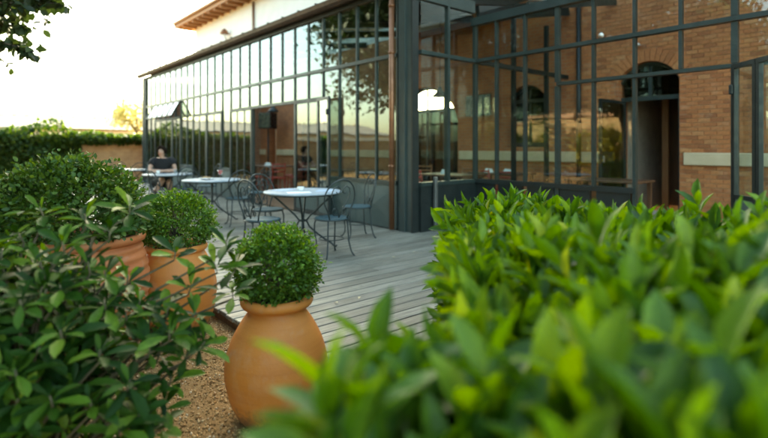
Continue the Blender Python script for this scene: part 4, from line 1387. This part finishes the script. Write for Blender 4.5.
def clipped(name, lab, p, zc, r, n, lsize, mat, seed, tmpl=LEAF_SMALL, squash=(1, 1, 1), lump=.05, zmin=None):
    rs = np.random.default_rng(seed)
    t = thing(name, lab, 'topiary', (p[0], p[1], zc))
    d = rs.normal(size=(n, 3)); d /= np.linalg.norm(d, axis=1, keepdims=True)
    f1 = rs.normal(size=(14, 3)); f1 /= np.linalg.norm(f1, axis=1, keepdims=True)
    lumps = np.zeros(n)
    for q in f1:
        lumps += np.exp(-((1 - d @ q) / .06))
    # sprigs: leaves gathered on little shoots
    ns = n // 14
    sd_ = rs.normal(size=(ns, 3)); sd_ /= np.linalg.norm(sd_, axis=1, keepdims=True)
    lum = sum(np.exp(-((1 - sd_ @ q) / .08)) for q in f1)
    sr_ = r * (1 + lump * (lum - .5) + rs.normal(size=ns) * .035 + .13 * (rs.random(ns) < .02))
    idx = rs.integers(0, ns, n)
    along = rs.uniform(-.16, .03, n) * (r / .23) ** .5
    ax = sd_[idx] + np.array([0, 0, .25])
    pos = sd_[idx] * (sr_[idx] + along * .42 * (.23 if r < .3 else .36) / .23)[:, None] * np.array(squash) + rs.normal(size=(n, 3)) * lsize * .55
    if zmin is not None:
        k = pos[:, 2] + zc > zmin
        pos, ax, idx = pos[k], ax[k], idx[k]
    m = len(pos)
    dirs = ax * .75 + rs.normal(size=(m, 3)) * .6
    nr = rs.normal(size=(m, 3)) + np.array([0, 0, .8])
    mass('foliage', tmpl, pos, frames(dirs, nr), rs.uniform(.7, 1.3, m) * lsize, mat, t)
    st = MB()
    zb = (zmin if zmin is not None else zc - r) - zc
    st.tube([(0, 0, zb - .06), (.005, .004, -r * .3), (0, 0, 0)], [.016, .014, .008], 7)
    for k in range(26):
        q = sd_[k] * r * .82 * np.array(squash)
        st.tube([(0, 0, -r * .35), tuple(q * .5 + rs.normal(size=3) * .02), tuple(q)], [.007, .005, .002], 4)
    st.build('stem', 'twig', t)['kind'] = 'stuff'
    return t
clipped('boxwood_ball', 'bright green clipped boxwood ball in the front jar', POT1, .668, .214, 11000, .022, 'leaf_box', 4, squash=(1, 1, .97), zmin=.528)
clipped('boxwood_ball', 'clipped boxwood ball in the jar at the deck edge', POT2, .705, .262, 8500, .025, 'leaf_box', 9, squash=(1.02, 1.02, .92), zmin=.565)
clipped('dome_bush', 'wide dark green dome shaped bush in the ribbed pot', cw(-2.07, 3.3), .82, .45, 17000, .033, 'leaf_dome', 12, LEAF_TREE, (1.0, 1.0, .90), .07, .73)
bush('bay_bush', 'loose dark green bush at the left edge, behind the dome bush', (*cw(-3.75, 4.6)[:2], GZ), (*cw(-3.75, 4.6)[:2], .45), (.75, .75, .52), 4200, .06, 'leaf_dome', 91, LEAF_TREE)
bush('bay_bush', 'loose green bush between the dome bush and the seated person', (*cw(-2.5, 5.4)[:2], GZ), (*cw(-2.5, 5.4)[:2], .32), (.42, .42, .42), 2600, .05, 'leaf_box', 92, LEAF_TREE)

# ================================================================== gravel
n = 30000
X = rng.uniform(-2.6, .5, n); Zd = rng.uniform(1.9, 5.2, n) ** 1.0
gx = X * RGT[0] + Zd * FWD[0]; gy = X * RGT[1] + Zd * FWD[1]
k = gy < 1.60
gx, gy = gx[k], gy[k]
m = len(gx)
octv = np.array([(1, 0, 0), (-1, 0, 0), (0, 1, 0), (0, -1, 0), (0, 0, .7), (0, 0, -.7)], float)
octf = [(0, 2, 4), (2, 1, 4), (1, 3, 4), (3, 0, 4), (2, 0, 5), (1, 2, 5), (3, 1, 5), (0, 3, 5)]
sz = rng.uniform(.004, .012, m)
ro_ = frames(rng.normal(size=(m, 3)), rng.normal(size=(m, 3)) * .6 + [0, 0, 1])
ro_ = ro_ * rng.uniform(.5, 1.2, (m, 1, 3))
gv = mass('gravel', (octv, octf), np.stack([gx, gy, GZ + sz * .35], 1), ro_, sz, 'gravel_chip', smooth=False)
tag(gv, 'loose brown gravel around the jars', 'gravel', kind='stuff')

# ================================================================== laurel hedge (right foreground)
HC = cw(1.6, 2.2)
hb = struct(link('planting_bed', None, None, (0, 0, 0)), 'dark soil bed under the laurel hedge') if False else None
def hedge_left(Z): return np.interp(Z, (.5, .72, .9, 1.1, 1.5, 2.5, 3.2, 3.7), (-.03, -.06, .07, .19, .25, .36, .45, .62))
bedp = [cw(.05, .75), cw(.30, 1.5), cw(.46, 2.5), cw(.58, 3.4), cw(.72, 3.4), cw(2.9, .86), cw(2.6, .6)]
bm_ = MB()
nb_ = len(bedp)
bm_.add([(p[0], p[1], GZ - .02) for p in bedp] + [(p[0], p[1], .05) for p in bedp], [tuple(range(nb_)), tuple(range(nb_, 2 * nb_))] + [(i, (i + 1) % nb_, (i + 1) % nb_ + nb_, i + nb_) for i in range(nb_)])
struct(bm_.build('planting_bed', 'soil'), 'dark soil bed under the laurel hedge')
hedge = thing('laurel_hedge', 'bright green laurel hedge filling the right foreground', 'hedge', (HC[0], HC[1], .05))
rs = np.random.default_rng(5)
tips = []; tdir = []
def top_h(Xc, Z):
    return np.interp(Z, (.6, 2.0, 3.5), (.96, .90, .79)) + .05 * np.sin(Xc * 4.1 + 1) * np.cos(Z * 3.3) + .035 * np.sin(Xc * 9 + Z * 7) - .10 * np.clip((Xc - hedge_left(Z)) < .18, 0, 1) - .06 * np.exp(-((Z - .55) / .25) ** 2)
ns = 1700; HY_MAX = 2.86
Z_ = rs.uniform(.5, 3.65, ns); xl = hedge_left(Z_)
Xr = np.maximum(xl + .05, np.minimum(.80 * Z_ + .7, .66 + (3.65 - Z_) / 1.166))
Xc = xl + (Xr - xl) * rs.random(ns) ** 1.0
zt = top_h(Xc, Z_) + rs.normal(size=ns) * .045
for a in range(ns):
    if HY_MAX < Xc[a] * RGT[1] + Z_[a] * FWD[1]: continue
    tips.append(cw(Xc[a], Z_[a], zt[a])); tdir.append((rs.normal() * .25, rs.normal() * .25, 1))
# left flank and far flank
nf = 420
Z_ = rs.uniform(.7, 3.65, nf)
for a in range(nf):
    z = rs.uniform(.12, .93)
    o_ = -.03 * math.sin(Z_[a] * 9 + z * 5)
    p = cw(hedge_left(Z_[a]) + o_ + rs.normal() * .03 + .05 * (z < .35), Z_[a], z)
    tips.append(p); tdir.append((-RGT[0] * .9 + rs.normal() * .3, -RGT[1] * .9 + rs.normal() * .3, .55))
for a in range(200):
    X_ = rs.uniform(-2.4, 1.2); z = rs.uniform(.2, .93)
    tips.append((X_, HY_MAX + rs.normal() * .03, z)); tdir.append((rs.normal() * .3, .9 + rs.normal() * .3, .5))
for u_, v_, zz_ in ((328, 385, .70), (372, 345, .88), (352, 392, .74), (322, 425, .66), (400, 372, .95), (388, 410, .8), (348, 445, .64), (690, 212, 2.45), (482, 204, 3.4), (505, 206, 3.3)):
    tips.append(wp(u_, v_, zz_)); tdir.append((-RGT[0] * .25 + rs.normal() * .1, -RGT[1] * .25 + rs.normal() * .1, 1))
tips = np.array(tips); tdir = np.array(tdir, float); tdir /= np.linalg.norm(tdir, axis=1, keepdims=True)
pos = []; ax = []; nr = []; sz = []; top_leaf = []
stems = MB((HC[0], HC[1], .05))
for p, d in zip(tips, tdir):
    a0 = rs.uniform(0, 6.28)
    s1 = np.cross(d, [.3, .5, .8]); s1 /= np.linalg.norm(s1); s2_ = np.cross(d, s1)
    L = rs.uniform(.13, .20); nl = rs.integers(8, 12)
    for j in range(nl):
        f = j / (nl - 1)
        a = a0 + j * 2.4
        out = math.cos(a) * s1 + math.sin(a) * s2_
        spread = .95 - .70 * f + rs.normal() * .16
        q = p - d * L * (1 - f)
        ld = d * (1 - spread * .55) + out * spread
        pos.append(q + out * .006); ax.append(ld); nr.append(d * .9 - out * .5 + rs.normal(size=3) * .18)
        sz.append((.136 - .034 * f) * rs.uniform(.62, 1.2)); top_leaf.append(f)
# leaves deeper in, on the older wood
nd = 4200
Z_ = rs.uniform(.75, 3.55, nd); xl = hedge_left(Z_)
Xc = xl + .06 + (np.maximum(xl + .02, np.minimum(.8 * Z_ + .6, .6 + (3.55 - Z_) / 1.166)) - xl) * rs.random(nd)
zz = rs.uniform(.25, .84, nd)
for a in range(nd):
    pos.append(np.array(cw(Xc[a], Z_[a], zz[a]))); v_ = rs.normal(size=3) * .8; v_[2] += .3
    ax.append(v_); nr.append(rs.normal(size=3) * .6 + [0, 0, .9]); sz.append(rs.uniform(.09, .13)); top_leaf.append(-1)
pos = np.array(pos); ax = np.array(ax); nr = np.array(nr); sz = np.array(sz); top_leaf = np.array(top_leaf)
vis, dist = in_view(pos)
dcam = np.linalg.norm(pos - np.array([0, 0, EYE]), axis=1)
ok = dcam > .50
pos, ax, nr, sz, top_leaf, vis, dist = [q[ok] for q in (pos, ax, nr, sz, top_leaf, vis, dist)]
sz = sz * np.interp(dist, (.6, 1.6), (1.22, 1.0))
rot = frames(ax, nr)
loc0 = np.array([HC[0], HC[1], .05])
score = np.where(vis & (top_leaf > .35), dist, 99)
pick = np.argsort(score)[:290]
mask = np.ones(len(pos), bool); mask[pick] = False
LM = [template_mesh('leaf', LEAF_LAUREL, 'leaf_hedge', b_) for b_ in (0, .12, .25)]
leaf_objects(LM, pos[pick] - loc0, rot[pick], sz[pick], hedge)
mass('foliage', LEAF_LAUREL, pos[mask] - loc0, rot[mask], sz[mask], 'leaf_hedge', hedge)
for p, d in list(zip(tips, tdir))[::2]:
    b0 = p - d * .22; b0[2] = max(.25, b0[2] - .15)
    stems.tube([tuple(b0 - np.array([0, 0, min(.5, b0[2] - .06)])), tuple(b0), tuple(p)], [.008, .006, .0025], 4)
stems.build('stem', 'twig_green', hedge)['kind'] = 'stuff'

# ================================================================== whorled shrub (left foreground)
S0 = cw(-1.42, 1.95)
shr = thing('whorled_shrub', 'dark glossy leaved shrub with whorled leaves filling the lower left corner', 'shrub', (S0[0], S0[1], GZ))
rs = np.random.default_rng(19)
wh = []
for a in range(330):
    d = rs.normal(size=3); d /= np.linalg.norm(d)
    d[2] = abs(d[2]) if rs.random() < .55 else d[2]
    q = rs.uniform(.72, 1.05)
    Xc_, Z_, z_ = -1.58 + d[0] * .55 * q, 1.95 + d[1] * .52 * q, .36 + d[2] * .58 * q
    if z_ < -.05: continue
    u_ = 384 + 500 * Xc_ / Z_; v_ = 147 + 500 * (EYE - z_) / Z_
    if 116 < u_ < 154 and 225 < v_ < 262: continue      # open side of the shrub
    if 152 < u_ and v_ < 330: continue
    if 195 < u_: continue
    wh.append((cw(Xc_, Z_, z_), d[0] * np.array([RGT[0], RGT[1], 0]) + d[1] * np.array([FWD[0], FWD[1], 0]) + np.array([0, 0, d[2] * .6 + .75])))
def sprig(u, v, Z, dx=0, dz=1.0):
    k = (u - 384) / 500
    wh.append((cw(k * Z, Z, EYE - (v - 147) / 500 * Z), np.array([RGT[0] * dx - FWD[0] * .3, RGT[1] * dx - FWD[1] * .3, dz])))
for u, v, Z, dx in ((226, 240, 2.1, .0), (236, 262, 2.1, .2), (214, 262, 2.05, -.2), (232, 288, 2.1, 0), (205, 342, 1.9, .9), (188, 352, 1.9, .5), (170, 330, 1.85, .2), (196, 312, 1.95, .6),
                    (176, 250, 2.1, .3), (192, 285, 2.05, .5), (130, 205, 2.1, .2), (40, 208, 2.1, -.2), (85, 214, 2.0, 0), (62, 240, 1.8, 0), (110, 228, 1.95, .2), (18, 232, 2.0, -.3), (20, 300, 1.7, 0), (60, 330, 1.65, 0), (100, 350, 1.7, .2),
                    (130, 380, 1.7, .4), (90, 400, 1.65, 0), (140, 410, 1.7, .3), (50, 395, 1.6, 0), (15, 370, 1.6, 0), (165, 420, 1.75, .5), (120, 425, 1.65, .2), (30, 425, 1.6, 0), (70, 275, 1.9, 0), (95, 285, 2.0, .2), (120, 290, 2.05, .2), (140, 300, 2.0, .3), (80, 305, 1.85, 0), (110, 322, 1.9, .1), (138, 338, 1.95, .3), (160, 352, 1.95, .4), (40, 262, 1.9, -.1), (150, 385, 1.8, .3), (172, 376, 1.85, .4), (165, 402, 1.8, .3), (150, 430, 1.75, .2), (105, 270, 1.95, .1), (88, 262, 1.9, 0), (128, 275, 2.0, .2), (104, 300, 1.85, 0), (126, 312, 1.9, .1), (150, 318, 1.95, .2), (168, 308, 2.0, .3), (176, 330, 1.95, .3), (60, 285, 1.8, 0), (150, 345, 1.85, .2)):
    sprig(u, v, Z, dx)
pos = []; ax = []; nr = []; sz = []
stem = MB((S0[0], S0[1], GZ))
ctr = np.array([S0[0], S0[1], .15])
for p, d in wh:
    p = np.array(p); d = d / np.linalg.norm(d)
    s1 = np.cross(d, [.2, .9, .4]); s1 /= np.linalg.norm(s1); s2_ = np.cross(d, s1)
    nl = rs.integers(7, 11); a0 = rs.uniform(0, 6.28)
    for j in range(nl):
        f = j / nl
        a = a0 + j * 2.4
        out = math.cos(a) * s1 + math.sin(a) * s2_
        spread = rs.uniform(.65, 1.05) - .5 * (f > .7)
        pos.append(p - d * .045 * (1 - f) + out * .004)
        ax.append(d * (.55 - .45 * spread + .25 * rs.normal() * .6) + out * spread + np.array([0, 0, .06]))
        nr.append(d + rs.normal(size=3) * .15)
        sz.append(rs.uniform(.07, .135) * (.75 if f > .7 else 1))
    m1 = p * .65 + ctr * .35; m1[2] = p[2] - .12 - .1 * rs.random()
    stem.tube([tuple(ctr + np.array([rs.normal() * .08, rs.normal() * .08, -.22])), tuple(m1), tuple(p - d * .05), tuple(p)], [.008, .006, .004, .003], 5)
stem.build('stem', 'twig', shr)['kind'] = 'stuff'
pos = np.array(pos); ax = np.array(ax); nr = np.array(nr); sz = np.array(sz)
rot = frames(ax, nr)
vis, dist = in_view(pos)
loc0 = np.array([S0[0], S0[1], GZ])
pick = np.argsort(np.where(vis, dist, 99))[:290]
mask = np.ones(len(pos), bool); mask[pick] = False
LM2 = [template_mesh('leaf', LEAF_WHORL, 'leaf_shrub', b_) for b_ in (0, .15, .3)]
leaf_objects(LM2, pos[pick] - loc0, rot[pick], sz[pick], shr)
mass('foliage', LEAF_WHORL, pos[mask] - loc0, rot[mask], sz[mask], 'leaf_shrub', shr)

# fallen leaves on the deck
fl_me = template_mesh('fallen_leaf', LEAF_TREE, 'dry_leaf', .1)
for i, (u, v, lab) in enumerate(((413, 253, 'pale dry leaf on the deck near the hedge'), (338, 304, 'pale dry leaf on the deck beside the front jar'), (360, 298, 'small dry leaf on the deck right of the one by the jar'), (392, 258, 'small dry leaf on the deck in front of the copper downpipe'))):
    Z = EYE * 500 / (v - 147)
    p = cw((u - 384) / 500 * Z, Z, .012)
    o = link('fallen_leaf', fl_me, None, p, (.1, .05, i * 1.9)); o.scale = (.04,) * 3
    tag(o, lab, 'leaf', 'dry leaves on the deck')
